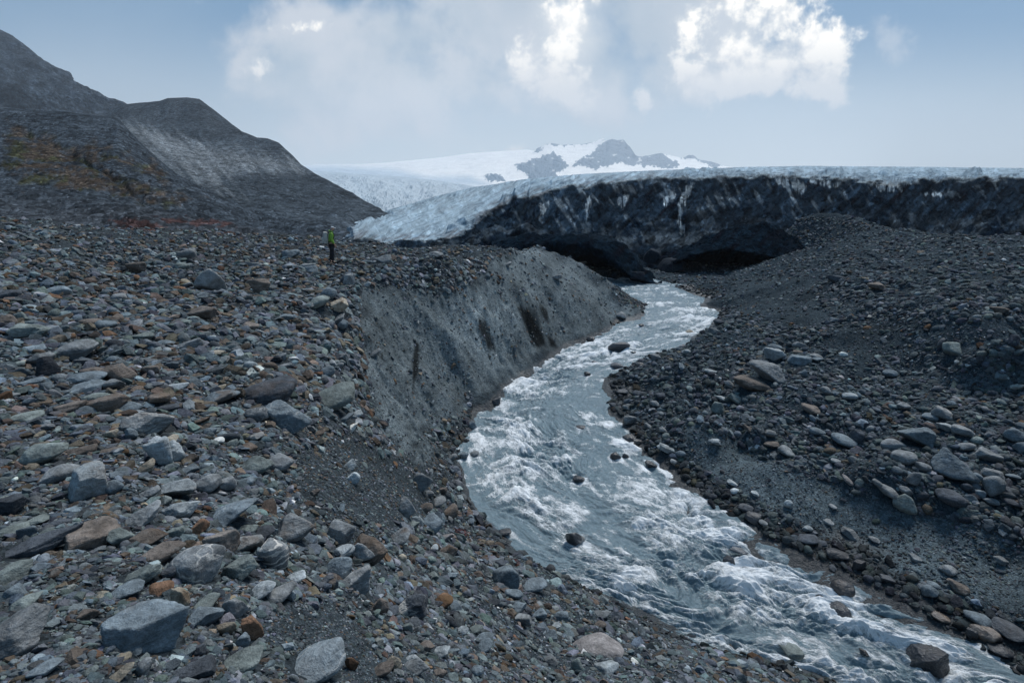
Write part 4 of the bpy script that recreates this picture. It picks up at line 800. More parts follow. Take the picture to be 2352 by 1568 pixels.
# (tile, x, y, w, h, colour, shape, label or short reference, {surface properties})
H = [
# --- landmarks with their own wording: label ; reference used by neighbours
('B',1280,855,320,290,'g','r',"big round boulder webbed with white veins, near the bottom left|the vein-webbed boulder",dict(vein=1.0)),
('B',1765,805,170,225,'g','r',"upright grey stone striped with curved white bands|the white-striped stone",dict(band=1.0)),
('B',1645,200,195,140,'G','r',"left one of two smooth egg-shaped boulders lying side by side|the egg boulder pair",{}),
('B',1790,190,175,130,'g','r',"right one of two smooth egg-shaped boulders lying side by side|the right egg boulder",{}),
('I',695,700,260,230,'d','a',"dark rock capped with bright white quartz above the bottom centre|the white-capped rock",dict(pale=1.0,vein=.5)),
('I',2215,1025,410,230,'p','r',"speckled pinkish domed boulder beside the stream at the bottom centre|the pinkish domed boulder",{}),
('H',400,165,820,110,'d','s',"long thin dark slate plank jutting in from the left edge|the long slate plank",{}),
('H',1580,1080,760,560,'b','s',"largest flat slate-blue slab at bottom left, sharp upper ridge|the great blue slab",dict(rust=.25)),
('H',220,1110,620,480,'g','a',"huge layered grey boulder in the bottom left corner|the corner boulder",dict(rust=.25)),
('B',1620,1255,105,190,'r','s',"upright orange-brown blade-shaped stone|the orange blade stone",{}),
('A',1840,1130,240,235,'b','a',"blocky upright grey boulder in front of a bigger humped one|the upright grey block",dict(vein=.3)),
('A',1730,960,340,190,'d','r',"long humped dark boulder with a pale rusty tip|the humped boulder",dict(rust=.2)),
('A',2120,998,315,160,'G','r',"smooth oblong pale green boulder beside the top of the cliff|the oblong green boulder",{}),
('A',1295,462,180,100,'n','a',"boxy split brown block standing alone on gravel|the boxy brown block",{}),
('A',1345,275,180,165,'g','p',"large pyramid-shaped boulder on the rubble below the hiker|the pyramid boulder",dict(pale=.15)),
('A',2165,400,110,85,'t','a',"orange-tan veined block on the edge of the cliff|the orange block",dict(vein=.5,rust=.6)),
('A',500,682,230,120,'g','r',"wide flat-topped grey boulder in the left rubble|the wide left boulder",{}),
('A',215,565,240,115,'G','a',"humped greenish boulder near the left edge with long sloping back|the sloping boulder",{}),
('A',955,1175,290,200,'g','a',"broad grey slab with brown and white layered side|the layered broad slab",dict(band=.3,rust=.3)),
('A',1392,1243,75,45,'w','r',"small bright white pebble in the middle of the left rubble|the white pebble",{}),
('A',2250,1168,95,50,'w','a',"bright white stone near the foot of the oblong green boulder|the white cliff-side stone",{}),
('B',1025,145,150,180,'l','s',"long pale shard tilted down to the right|the pale shard",{}),
('B',1115,130,110,150,'l','p',"pale triangular stone standing on its point|the pale triangle stone",{}),
('B',1130,350,220,130,'l','a',"pale trapezoid block with an orange-brown lower edge|the trapezoid block",dict(rust=.4)),
('B',1480,495,350,175,'b','a',"large wedge boulder with a dark undercut right side|the wedge boulder",dict(vein=.2)),
('B',605,660,290,200,'n','a',"big brown-grey cracked boulder above the slate rubble|the brown cracked boulder",dict(rust=.2)),
('B',290,130,260,160,'G','r',"rounded olive-grey boulder with worn top, far left|the olive boulder",{}),
('B',385,250,220,130,'g','r',"flat-bottomed grey boulder resting under the olive boulder|the flat-bottomed boulder",{}),
('B',570,330,230,200,'l','a',"light grey faceted boulder with brown layered top|the faceted boulder",dict(rust=.3)),
('B',880,890,280,150,'G','a',"long greenish boulder left of the vein-webbed one|the long green boulder",{}),
('B',1540,870,215,165,'G','a',"smooth green-grey block right of the vein-webbed boulder|the smooth green block",{}),
('B',2000,1455,420,260,'b','r',"large domed boulder crossed by one white vein at the bottom edge|the domed vein boulder",dict(vein=.35,pale=.1)),
('B',100,1260,10,10,'g','a',None,{}),
('I',1460,475,235,230,'b','a',"large square-cut boulder at the corner of the river bank|the square bank boulder",{}),
('I',1690,510,220,140,'b','r',"rounded boulder dipping into the river edge|the river-edge boulder",{}),
('I',940,640,190,140,'r','r',"rounded boulder stained orange-brown on one side|the rusty rounded boulder",dict(rust=1.0)),
('I',990,250,180,130,'n','a',"rust-topped block with a blue-grey lower half|the rust-topped block",dict(rust=.9)),
('I',340,265,290,260,'n','a',"tall olive-brown boulder leaning to the right|the leaning olive boulder",dict(rust=.3)),
('I',250,510,290,220,'g','a',"leaning grey-brown boulder half buried in gravel|the half-buried boulder",dict(pale=.08)),
('I',85,390,260,210,'b','r',"big smooth blue-grey boulder with dark gravel over it|the smooth blue boulder",{}),
('I',575,125,230,120,'g','r',"domed grey boulder with an orange streak|the orange-streaked boulder",dict(rust=.5)),
('C',585,740,155,140,'g','p',"grey wedge-shaped boulder below the cliff foot|the wedge below the cliff",{}),
('C',660,1015,150,130,'b','r',"flat-faced blue boulder beside the river bend|the blue bend boulder",{}),
('C',780,930,130,95,'n','r',"tan-sided rounded boulder on the river bank|the tan bank boulder",dict(rust=.5)),
('C',700,860,115,75,'g','r',"smooth grey boulder on top of the bank pile|the smooth bank boulder",{}),
('C',170,720,85,80,'l','a',"pale grey stone on dark gravel|the pale gravel stone",{}),
('C',145,630,80,70,'l','a',"light angular stone above its pale neighbour on dark gravel|the light angular stone",{}),
# right bank
('G',1530,925,235,170,'b','a',"large sharp-edged block with a dark undercut face, right bank|the undercut block",{}),
('G',1785,1150,270,230,'b','p',"biggest diamond-shaped boulder on the right bank|the diamond boulder",{}),
('G',1770,1332,190,115,'d','r',"dark egg-shaped boulder under the diamond-shaped one|the dark egg boulder",{}),
('G',1330,1285,145,95,'g','r',"rounded boulder with a light crown at the terrace foot|the light-crowned boulder",dict(pale=.1)),
('G',540,350,145,90,'l','s',"pale flat-topped block right of the river bend|the pale flat block",{}),
('G',715,375,150,70,'b','s',"low flat grey slab beside a paler block|the low grey slab",{}),
('G',485,475,250,150,'g','a',"great slanted slab rising to the left, right bank|the slanted slab",{}),
('G',380,540,240,120,'n','r',"broad low brownish boulder in front of a slanted slab|the low brown boulder",{}),
('G',1715,755,135,90,'g','a',"angular block with a white right corner|the white-cornered block",dict(pale=.35)),
('G',1785,312,145,100,'G','a',"lone grey boulder stuck in the dark right slope|the lone slope boulder",{}),
('G',1025,940,170,95,'b','r',"long wrinkled boulder above the terrace edge|the wrinkled boulder",{}),
('G',1365,970,145,100,'g','r',"rounded block touching the left side of the undercut block|the rounded neighbour block",{}),
('G',1440,1055,155,100,'g','r',"rounded boulder just below the undercut block|the boulder below the undercut",{}),
('G',2215,910,130,105,'b','r',"dark rounded boulder near the right edge|the right-edge boulder",{}),
('G',2050,1270,130,150,'g','r',"long tilted rounded boulder right of the dark egg|the tilted right boulder",{}),
('G',625,1015,115,75,'g','r',"flat rounded boulder on the lip of the terrace|the terrace-lip boulder",{}),
('G',155,715,100,90,'G','a',"greenish block embedded in the terrace edge|the embedded green block",{}),
('G',840,872,100,60,'b','r',"smooth bluish boulder above the terrace|the smooth bluish boulder",{}),
('G',1065,628,95,60,'l','r',"pale oval stone in the middle of the right rubble|the pale oval stone",{}),
('G',1345,470,90,60,'b','r',"dark oval boulder at the foot of the dark slope|the dark oval",{}),
('G',510,885,85,60,'g','r',"round boulder in the terrace face|the terrace-face boulder",{}),
('E',2190,1075,100,55,'n','a',"brown stone on the upper right slope|the upper brown stone",{}),
('E',1410,930,110,60,'n','p',"pointed brown stone high on the right slope|the pointed brown stone",{}),
('E',1145,880,105,60,'d','a',"dark squarish stone high on the right slope|the high dark stone",{}),
# in the river
('J',600,320,190,130,'d','a',"large flat-topped dark boulder standing in mid-stream at the gravel bar|the mid-stream boulder",dict(wet=.6)),
('J',340,200,85,60,'k','r',"small brown-black rock in the upper river|the small upstream rock",dict(wet=1)),
('J',790,418,110,60,'k','r',"dark brown rock where the gravel bar begins|the bar-head rock",dict(wet=1)),
('J',580,450,110,60,'d','r',"flat stone in the shallows below the mid-stream boulder|the shallow-water stone",dict(wet=.5)),
('J',565,1325,95,90,'k','r',"wet brown round rock in white water|the wet brown rock",dict(wet=1,rust=.2)),
('J',700,930,115,95,'g','r',"grey rounded boulder at the edge of the rapids|the rapids-edge boulder",{}),
('J',630,665,110,60,'d','r',"dark stone on the wet gravel bar|the wet bar stone",dict(wet=.5)),
('J',700,1080,130,90,'k','r',"wet black boulder leaning into the rapids|the black bank boulder",dict(wet=1)),
('J',1050,1185,150,70,'l','s',"pale layered flat boulder near the water|the layered pale boulder",{}),
('J',890,1345,110,70,'k','a',"wet black angular rock at the right water line|the black water-line rock",dict(wet=1)),
('J',1505,35,95,60,'d','r',"dark boulder on the right bank at the bend|the bend boulder",{}),
('J',1245,140,75,45,'t','r',"tan stone at the water side of the bend|the tan bend stone",{}),
('C',1070,210,90,60,'k','p',"pointed black rock near the left bank of the rapids|the pointed black rock",dict(wet=1)),
('C',1598,790,75,50,'k','r',"small dark red-black rock in mid rapids|the dark mid-rapids rock",dict(wet=1)),
('C',1120,1042,105,50,'k','r',"black rock washed over by a curling wave|the wave-washed rock",dict(wet=1)),
('C',1575,1165,120,130,'k','p',"tall upright dark rock with a pale right face in the river|the upright river rock",dict(wet=.8,pale=.4)),
('D',460,885,80,90,'k','p',"dark brown pointed rock in foam|the dark pointed foam rock",dict(wet=1)),
('D',520,790,110,70,'d','a',"half-submerged rock under falling foam|the half-submerged rock",dict(wet=1)),
('D',1185,1000,135,120,'k','r',"rounded wet rock alone in the lower rapids|the lone lower-rapids rock",dict(wet=1,rust=.15)),
('D',1030,1125,70,90,'k','r',"smaller of two black rocks side by side in the lower rapids|the smaller black rock",dict(wet=1)),
('D',1165,1195,160,130,'k','r',"larger of two black rocks side by side, with a thin white vein|the larger black rock",dict(wet=1,vein=.3)),
('D',1715,1480,220,170,'k','a',"biggest black rock in the river, at the bottom edge|the biggest black river rock",dict(wet=1)),
('D',2050,1155,145,70,'b','r',"smooth grey oval boulder on the right bank at lower right|the smooth oval at lower right",{}),
('D',2260,1240,210,120,'d','r',"dark boulder at the lower right edge by the water|the lower right boulder",dict(wet=.4)),
('D',2090,1260,150,110,'n','a',"wet brown rock at the lower right water line|the wet brown bank rock",dict(wet=.9,rust=.3)),
('D',1820,1150,100,60,'n','r',"small wet brown rock at the right water line|the small wet brown rock",dict(wet=.9,rust=.3)),
('D',620,520,95,80,'k','r',"black rounded boulder wet by the river on the right bank|the black bank egg",dict(wet=.9)),
('D',580,455,100,45,'d','r',"dark flat boulder behind the black rounded one|the dark flat bank boulder",dict(wet=.5)),
('D',970,655,120,70,'d','r',"wide grey boulder above the right water line|the wide bank boulder",{}),
('D',1160,750,130,60,'k','r',"wet dark boulder at the edge of the right bank|the wet edge boulder",dict(wet=.7)),
('D',1925,960,125,75,'n','a',"brown angular stone with a white streak, lower right bank|the brown streaked stone",dict(vein=.4)),
('D',1745,1000,90,90,'b','r',"blue-grey boulder near the lower right water line|the blue water-line boulder",{}),
('D',1865,860,95,75,'g','r',"smooth leaning stone on the right bank|the smooth leaning stone",{}),
('D',855,1415,150,100,'G','a',"pale rectangular block at the bottom edge by the river|the rectangular bottom block",{}),
# --- others: look and place are worded from the table
('A',60,325,130,65,'d','r',None,{}),('A',375,305,140,75,'b','r',None,{}),('A',765,355,105,70,'g','r',None,{}),('A',1190,72,125,60,'g','s',None,{}),('A',1165,140,85,45,'G','r',None,{}),('A',880,175,110,90,'n','p',None,{}),
('A',1660,290,130,105,'n','a',None,{}),('A',1860,70,110,60,'b','a',None,{}),('A',1620,135,100,45,'g','s',None,{}),('A',1975,155,110,60,'g','s',None,{}),('A',2215,235,80,70,'d','a',None,{}),('A',2105,320,90,75,'b','r',None,{}),
('A',2030,375,150,75,'G','r',None,{}),('A',2165,475,100,55,'g','a',None,{}),('A',2185,515,80,60,'b','r',None,{}),('A',1815,475,110,60,'b','a',None,{}),('A',1600,525,110,60,'n','a',None,{}),('A',585,500,130,60,'n','r',None,{}),('A',680,520,120,70,'b','r',None,{}),
('A',120,480,110,80,'G','a',None,{}),('A',45,505,110,90,'n','r',None,{}),('A',915,590,120,50,'G','s',None,{}),('A',1055,628,120,45,'b','r',None,{}),('A',1210,640,150,70,'g','s',None,{}),('A',1395,690,75,40,'t','r',None,{}),('A',730,740,90,65,'b','r',None,{}),
('A',225,675,120,70,'b','a',None,{}),('A',265,735,150,85,'g','a',None,{}),('A',310,815,130,150,'k','a',None,{}),('A',100,762,100,45,'G','r',None,{}),('A',610,815,150,75,'n','a',None,dict(rust=.4)),('A',765,835,180,115,'n','s',None,{}),('A',560,855,210,80,'b','r',None,{}),
('A',200,880,180,60,'b','s',None,dict(vein=.3)),('A',560,910,220,70,'b','s',None,{}),('A',735,905,120,80,'g','a',None,{}),('A',960,810,95,70,'n','a',None,dict(rust=.4)),('A',1810,770,100,45,'g','r',None,{}),('A',2085,820,105,80,'b','r',None,{}),('A',1760,735,80,50,'k','a',None,{}),
('A',2170,790,60,45,'g','r',None,{}),('A',1410,975,230,75,'b','r',None,dict(rust=.5)),('A',1130,900,140,50,'l','s',None,{}),('A',1020,990,130,80,'n','a',None,dict(rust=.5)),('A',1075,1035,120,60,'d','r',None,{}),('A',825,1045,150,90,'b','r',None,{}),('A',695,1030,230,130,'n','s',None,dict(rust=.5)),
('A',620,985,160,80,'G','r',None,{}),('A',460,1040,180,80,'n','s',None,{}),('A',170,1110,190,100,'G','r',None,{}),('A',1645,1090,140,110,'g','r',None,dict(vein=.5)),('A',1635,1225,100,55,'d','a',None,dict(pale=.4)),('A',2200,1110,130,65,'b','a',None,{}),('A',2275,1080,75,50,'l','r',None,{}),
('A',715,1215,85,60,'t','a',None,{}),('A',845,1225,70,80,'b','a',None,{}),('A',1480,1265,80,60,'G','r',None,{}),('A',1340,1190,90,65,'b','r',None,{}),('A',1990,1130,90,50,'d','r',None,{}),('A',90,960,70,40,'g','r',None,{}),('A',410,975,80,45,'b','a',None,{}),
('B',65,1440-980,200,130,'d','s',None,{}),('B',90,1590-980,170,100,'G','r',None,{}),('B',720,330,120,110,'b','r',None,{}),('B',520,100,180,90,'n','a',None,{}),('B',700,95,150,60,'n','r',None,{}),('B',935,205,120,80,'t','s',None,dict(rust=.4)),('B',1200,205,130,50,'b','s',None,dict(rust=.4)),
('B',1330,310,160,130,'g','r',None,{}),('B',1450,315,110,90,'g','s',None,{}),('B',1580,300,95,70,'b','r',None,{}),('B',1155,480,230,150,'l','a',None,{}),('B',960,380,130,80,'g','a',None,{}),('B',910,530,250,130,'g','a',None,{}),('B',1270,590,130,110,'r','p',None,{}),
('B',960,650,200,130,'n','a',None,dict(rust=.5)),('B',780,660,150,130,'G','a',None,{}),('B',1430,690,200,190,'n','a',None,dict(pale=.2)),('B',1600,700,170,130,'l','a',None,dict(rust=.5)),('B',1580,590,130,70,'G','a',None,{}),('B',1670,620,160,80,'d','r',None,{}),('B',1850,610,270,200,'g','p',None,dict(rust=.4)),
('B',2170,640,190,180,'g','p',None,dict(rust=.4)),('B',2185,740,165,80,'l','r',None,{}),('B',2310,780,130,160,'g','a',None,{}),('B',1050,760,260,110,'n','a',None,{}),('B',90,880,220,130,'G','a',None,dict(rust=.3)),('B',810,980,200,110,'b','r',None,{}),('B',1030,975,150,110,'r','r',None,{}),
('B',1090,885,110,90,'d','r',None,{}),('B',1160,1080,110,170,'t','p',None,dict(rust=.7)),('B',1315,1065,180,110,'G','r',None,{}),('B',1320,1150,210,150,'b','a',None,{}),('B',1500,1110,150,150,'g','a',None,{}),('B',1670,990,200,100,'l','r',None,{}),('B',1780,1010,220,90,'g','r',None,{}),
('B',2110,940,110,90,'n','a',None,{}),('B',1880,915,150,80,'l','a',None,{}),('B',100,1010,130,110,'b','p',None,{}),('B',170,1070,190,100,'G','a',None,{}),('B',570,1130,140,80,'n','s',None,{}),('B',300,1490,190,100,'b','a',None,{}),('B',570,1490,100,65,'G','r',None,{}),('B',870,1380,70,55,'b','r',None,{}),
('B',895,1310,50,75,'p','s',None,{}),('B',930,1490,90,110,'g','r',None,{}),('B',1460,1240,100,110,'t','a',None,dict(rust=.6)),('B',1560,1310,90,110,'b','a',None,{}),('B',1545,1440,280,170,'G','a',None,{}),('B',1270,1380,90,80,'d','a',None,{}),('B',1250,1500,240,130,'d','s',None,{}),('B',760,1540,200,60,'t','s',None,dict(rust=.5)),
('B',2250,1470,70,130,'r','a',None,{}),('B',1860,1030,60,90,'l','a',None,{}),('B',2010,360,70,50,'n','p',None,{}),('B',250,540,120,60,'G','a',None,{}),('B',390,550,130,80,'d','r',None,{}),('B',290,650,180,80,'G','s',None,{}),('B',190,620,110,110,'b','a',None,{}),('B',1120,620,120,80,'G','s',None,{}),
('I',430,700,150,150,'n','a',None,{}),('I',665,870,70,100,'G','r',None,{}),('I',1115,890,95,80,'l','a',None,{}),('I',1205,870,150,60,'G','r',None,{}),('I',1275,940,180,85,'b','r',None,{}),('I',1280,1015,160,90,'b','r',None,{}),('I',920,1050,170,90,'l','a',None,{}),('I',790,990,190,100,'n','s',None,dict(rust=.4)),('I',680,1110,140,90,'l','a',None,dict(rust=.3)),
('I',1225,1220,110,95,'b','r',None,{}),('I',915,1220,140,90,'n','a',None,{}),('I',2045,1185,95,130,'G','r',None,{}),('I',2270,1200,230,150,'l','a',None,dict(rust=.4)),('I',1825,930,110,100,'b','a',None,{}),('I',1870,850,100,65,'l','s',None,{}),('I',1745,775,120,110,'b','a',None,{}),('I',1590,800,160,130,'g','a',None,{}),('I',1560,690,150,100,'b','a',None,{}),
('I',1520,600,170,130,'b','a',None,{}),('I',1365,655,120,80,'d','a',None,{}),('I',1910,760,130,110,'b','r',None,{}),('I',2250,745,150,80,'g','a',None,{}),('I',2230,830,110,80,'n','r',None,{}),('I',1400,320,120,80,'d','a',None,{}),('I',970,110,140,70,'p','s',None,{}),('I',870,205,80,60,'l','r',None,{}),('I',610,290,80,80,'t','r',None,dict(rust=.6)),
('I',110,230,200,100,'l','r',None,{}),('I',30,490,110,120,'d','a',None,{}),('I',460,1210,190,150,'n','a',None,{}),('I',720,1190,240,150,'g','a',None,{}),('I',560,1180,100,140,'t','a',None,{}),('I',860,440,110,80,'G','a',None,{}),('I',1010,420,120,60,'b','s',None,{}),('I',2110,870,60,80,'g','r',None,{}),('I',1830,1130,110,90,'g','p',None,{}),
('C',620,895,110,80,'n','r',None,dict(rust=.3)),('C',500,920,100,130,'g','a',None,{}),('C',550,1010,90,60,'G','a',None,{}),('C',790,575,80,45,'g','r',None,{}),('C',870,570,60,50,'b','r',None,{}),('C',935,570,65,45,'g','r',None,{}),('C',925,370,50,70,'b','a',None,{}),('C',330,460,50,55,'p','r',None,{}),('C',730,795,75,50,'n','a',None,{}),('C',650,805,60,55,'g','r',None,{}),
('G',715,270,90,55,'g','r',None,{}),('G',550,280,95,50,'b','r',None,{}),('G',745,475,55,65,'b','r',None,{}),('G',900,595,75,60,'g','r',None,{}),('G',1440,700,85,60,'g','r',None,{}),('G',1625,770,95,55,'b','r',None,{}),('G',1720,845,100,65,'l','a',None,{}),('G',1850,875,130,75,'g','s',None,{}),('G',1870,980,110,65,'g','r',None,{}),('G',2030,1050,150,90,'g','s',None,{}),
('G',1110,920,90,95,'d','s',None,{}),('G',1575,1120,95,75,'g','r',None,{}),('G',1505,1205,80,100,'g','r',None,{}),('G',1455,1280,90,70,'g','r',None,{}),('G',1940,1205,70,75,'b','r',None,{}),('G',1970,1305,65,65,'b','r',None,{}),('G',1910,1340,85,65,'b','r',None,{}),('G',1265,1235,90,55,'g','r',None,{}),('G',2050,1350,95,55,'g','r',None,{}),('G',2250,985,80,80,'b','r',None,{}),
('G',2060,1175,140,80,'g','s',None,{}),('G',1880,1260,70,60,'d','r',None,{}),('G',880,1140,75,40,'n','r',None,{}),('G',365,855,90,40,'n','s',None,{}),('G',275,650,110,60,'G','s',None,{}),('G',175,635,75,40,'l','r',None,{}),('G',225,540,70,50,'g','r',None,{}),('G',840,370,85,35,'b','r',None,{}),('G',835,345,85,35,'g','r',None,{}),('G',705,325,65,40,'n','r',None,{}),
('G',800,715,140,60,'n','s',None,{}),('G',120,940,90,45,'l','s',None,{}),('G',520,955,100,45,'n','r',None,{}),('G',350,1400,110,60,'d','r',None,{}),('G',640,1380,60,60,'l','r',None,{}),('G',1450,1380,160,120,'G','s',None,{}),('G',1050,1205,90,40,'p','r',None,{}),('G',2200,1180,90,50,'b','r',None,{}),('G',1085,1075,65,60,'g','r',None,{}),('G',970,1080,70,50,'g','r',None,{}),
('J',930,360,100,70,'g','a',None,{}),('J',975,700,90,60,'d','r',None,{}),('J',925,770,90,60,'g','r',None,{}),('J',670,805,80,65,'g','r',None,{}),('J',865,980,70,55,'g','r',None,{}),('J',1005,1010,80,50,'g','r',None,{}),('J',545,785,80,50,'d','r',None,{}),('J',790,690,130,75,'d','r',None,{}),('J',1435,480,110,55,'l','r',None,{}),('J',1470,130,120,75,'g','s',None,{}),('J',1225,305,70,55,'l','r',None,{}),
('J',735,350,70,40,'k','a',None,dict(wet=1)),('J',770,1120,90,60,'k','r',None,dict(wet=.8)),('J',1470,1120,100,55,'l','s',None,{}),('J',1100,1305,70,55,'g','r',None,{}),('J',660,1305,60,55,'k','r',None,dict(wet=1)),('J',250,1072,80,35,'k','r',None,dict(wet=1)),('J',310,550,60,40,'k','r',None,dict(wet=1)),('J',800,105,50,25,'k','r',None,dict(wet=1)),('J',380,480,60,25,'d','r',None,dict(wet=.7)),
('D',1890,250,10,10,'g','r',None,{}),('D',495,290,70,35,'l','r',None,{}),('D',65,80,110,50,'l','s',None,{}),('D',375,35,75,35,'b','r',None,{}),('D',690,550,60,40,'g','r',None,{}),('D',970,590,60,45,'l','r',None,{}),('D',1065,675,65,35,'d','r',None,{}),('D',1240,625,110,70,'g','s',None,{}),('D',1395,655,70,45,'g','r',None,{}),('D',1295,830,70,75,'k','s',None,dict(wet=.8)),('D',1475,915,90,50,'d','s',None,dict(wet=.5)),
('D',1660,785,85,55,'g','s',None,{}),('D',1775,945,80,30,'b','r',None,{}),('D',2190,1355,140,70,'k','r',None,dict(wet=.9)),('D',2010,1270,70,80,'k','a',None,dict(wet=.9)),('D',2200,790,80,50,'g','s',None,{}),('D',1090,540,90,35,'g','s',None,{}),('D',1130,450,50,35,'g','r',None,{}),('D',640,360,60,35,'l','r',None,{}),('D',1310,1465,60,45,'k','a',None,dict(wet=1,rust=.3)),
('F',40,845,95,50,'b','r',None,{}),('F',145,945,110,50,'b','r',None,{}),('F',400,1020,90,70,'g','s',None,{}),('F',510,1040,60,30,'l','r',None,{}),('F',620,885,100,50,'g','s',None,{}),('F',510,890,70,25,'b','s',None,{}),('F',560,1460,90,40,'g','r',None,{}),('F',1720,990,75,35,'g','r',None,{}),('F',1410,915,55,25,'g','r',None,{}),
('F',2130,1235,70,45,'g','r',None,{}),('F',960,850,80,40,'g','a',None,{}),
]
# big dark ice blocks fallen at the river's source
ICEB = [('E',100,810,190,110),('F',2330,900,120,130),('F',2225,985,130,60),('F',2160,830,110,60),('F',2090,1000,60,110),('F',1400,750,120,100),('F',2290,830,130,40),('F',2130,740,110,30)]

# unit sphere used for all boulders
def ico(sub):
    bm = bmesh.new(); bmesh.ops.create_icosphere(bm, subdivisions=sub, radius=1); v = np.array([a.co[:] for a in bm.verts]); f = np.array([[a.index for a in q.verts] for q in bm.faces]); bm.free(); return v, f
ICO = {k: ico(k) for k in (4, 5)}
def rock_shape(style, seed, sub=4):
    r = np.random.default_rng(seed); d, f = ICO[sub]
    npl = {'a': 12, 's': 11, 'p': 11, 'r': 22}[style]; nr = r.normal(size=(npl, 3)); nr /= np.linalg.norm(nr, axis=1)[:, None]
    h = r.uniform(*{'a': (.52, .95), 's': (.45, .92), 'p': (.5, .98), 'r': (.84, 1.0)}[style], npl)
    if style == 's': nr[0] = (r.normal(0, .08), r.normal(0, .08), 1); h[0] = .55; nr[1] = (0, 0, -1); h[1] = .6
    if style == 'a': nr[0] = (r.normal(0, .2), r.normal(0, .2), 1); h[0] = .72
    if style == 'p': nr[:3, 2] = np.abs(nr[:3, 2]) + .2; h[:3] = .5
    nr /= np.linalg.norm(nr, axis=1)[:, None]; p = {'a': 26, 's': 26, 'p': 26, 'r': 8}[style]
    q = np.maximum(d @ nr.T, 0) / h; rad = 1 / np.maximum((q ** p).sum(1) ** (1 / p), .35)
    rad = np.minimum(rad, 1.45)
    o = r.uniform(0, 50, 3); a_, b_ = (.075, .035) if style != 'r' else (.05, .02)
    rad = rad * (1 + a_ * fbm(d[:, 0] * 1.6 + o[0], d[:, 1] * 1.6 + o[1], 3, z=d[:, 2] * 1.6) + b_ * fbm(d[:, 0] * 6 + o[0], d[:, 1] * 6 + o[1], 3, z=d[:, 2] * 6))
    v = d * rad[:, None]
    if style in 'sa':   # bedding steps
        zz = v[:, 2] * 6 + fbm(v[:, 0] * 1.5 + o[2], v[:, 1] * 1.5, 2) * .6; st_ = (zz - np.floor(zz)); v[:, :2] *= (1 + .030 * (sstep(st_, .0, .15) - .5) * (1 if style == 's' else .7))[:, None]
    v -= (v.max(0) + v.min(0)) / 2; v /= (v.max(0) - v.min(0)); return v, f
def make_boulder(name, px, py, w, h, col, style, seed, props, kcol=None, sub=4, wmat=None, g0=None):
    """px,py,w,h in the 2352-wide picture; builds it at its true place and size"""
    g = g0 if g0 is not None else hit([px], [py + h * .12], 0.0)[0]
    if np.isnan(g[0]): return None
    _, _, dep = project(g); W_ = w * dep / F; e = math.atan2(-g[2], math.hypot(g[0], g[1]))
    Dp = W_ * {'r': .80, 'a': .72, 's': .62, 'p': .7}[style]; Ha = h * dep / F
    Dp = min(Dp, Ha * 1.05 / max(math.sin(e), .2)); Hh = (Ha - Dp * math.sin(e) * .8) / math.cos(e); Hh = min(max(Hh, W_ * (.28 if style != 's' else .16)), W_ * 1.5) * 1.15
    v, f = rock_shape(style, seed, sub); v = v * np.array([W_, Dp, Hh]); r = np.random.default_rng(seed + 9)
    yaw = math.atan2(-g[0], g[1]) + r.normal(0, .06); tx, ty_ = (terr(g[0] - .25, g[1]) - terr(g[0] + .25, g[1])) / .5 * .5, r.normal(0, .08)
    R1 = np.array([[math.cos(yaw), -math.sin(yaw), 0], [math.sin(yaw), math.cos(yaw), 0], [0, 0, 1]]); roll = -float(np.clip(tx, -.5, .5)) + ty_
    R2 = np.array([[math.cos(roll), 0, math.sin(roll)], [0, 1, 0], [-math.sin(roll), 0, math.cos(roll)]]); v = v @ R2.T @ R1.T
    c = (np.array(kcol) if kcol is not None else np.array(CO[col]) * np.array([1.32, 1.37, 1.40])) * math.exp(r.normal(0, .10)); low = 0
    cc = np.repeat(c[None], len(v), 0) * (1 + .12 * fbm(v[:, 0] / W_ * 3 + seed, v[:, 1] / W_ * 3, 3, z=v[:, 2] / W_ * 3))[:, None]
    o = new_mesh(name, v, f, wmat or M_ROCK, {"col": np.clip(cc, .004, .8)})
    zb_ = terr(g[0], g[1]); 
    if bil(RSD, g[0], g[1]) > 0: zb_ = max(zb_, river_z(g[0], g[1]) - Hh * .15)
    o.location = (g[0], g[1], zb_ + Hh * (.12 if bil(RSD, g[0], g[1]) > .1 else .34))
    for k, v_ in props.items(): o[k] = float(v_)
    HERO_KEEP.append((g[0], g[1] , W_ * .36)); return o, W_
HN = {'r': 'boulder', 'a': 'rock', 's': 'flat_rock', 'p': 'rock'}
PLACED = []
K = 2352 / 2500
_hx = np.array([(TL[a[0]][0] + a[1] / TL[a[0]][2]) * K for a in H]); _hy = np.array([(TL[a[0]][1] + a[2] / TL[a[0]][2] + a[4] / TL[a[0]][2] * .12) * K for a in H])
HG = hit(_hx, _hy)
for i, (tl, X_, Y_, w_, h_, c_, s_, lb, pr) in enumerate(H):
    if w_ <= 10: continue
    ox, oy, mg = TL[tl]; px, py, pw, ph = (ox + X_ / mg) * K, (oy + Y_ / mg) * K, w_ / mg * K, h_ / mg * K
    if py + ph * .2 > 1620: continue
    res = make_boulder(HN[s_], px, py, pw * 1.05, ph * 1.05, c_, s_, 1000 + i, pr, sub=5 if pw > 70 else 4, g0=HG[i])
    if not res: continue
    PLACED.append(dict(o=res[0], px=px, py=py, w=pw, c=c_, s=s_, lb=lb, wet=pr.get('wet', 0)))
print("boulders", len(PLACED), time.time() - T0)
for i, (tl, X_, Y_, w_, h_) in enumerate(ICEB):
    ox, oy, mg = TL[tl]; px, py, pw, ph = (ox + X_ / mg) * K, (oy + Y_ / mg) * K, w_ / mg * K, h_ / mg * K
    res = make_boulder("ice_block", px, py, pw, ph, 'k', 'a', 3000 + i, {}, kcol=(.010, .017, .026))
    if res: PLACED.append(dict(o=res[0], px=px, py=py, w=pw, c='k', s='a', lb='ICE', wet=0))
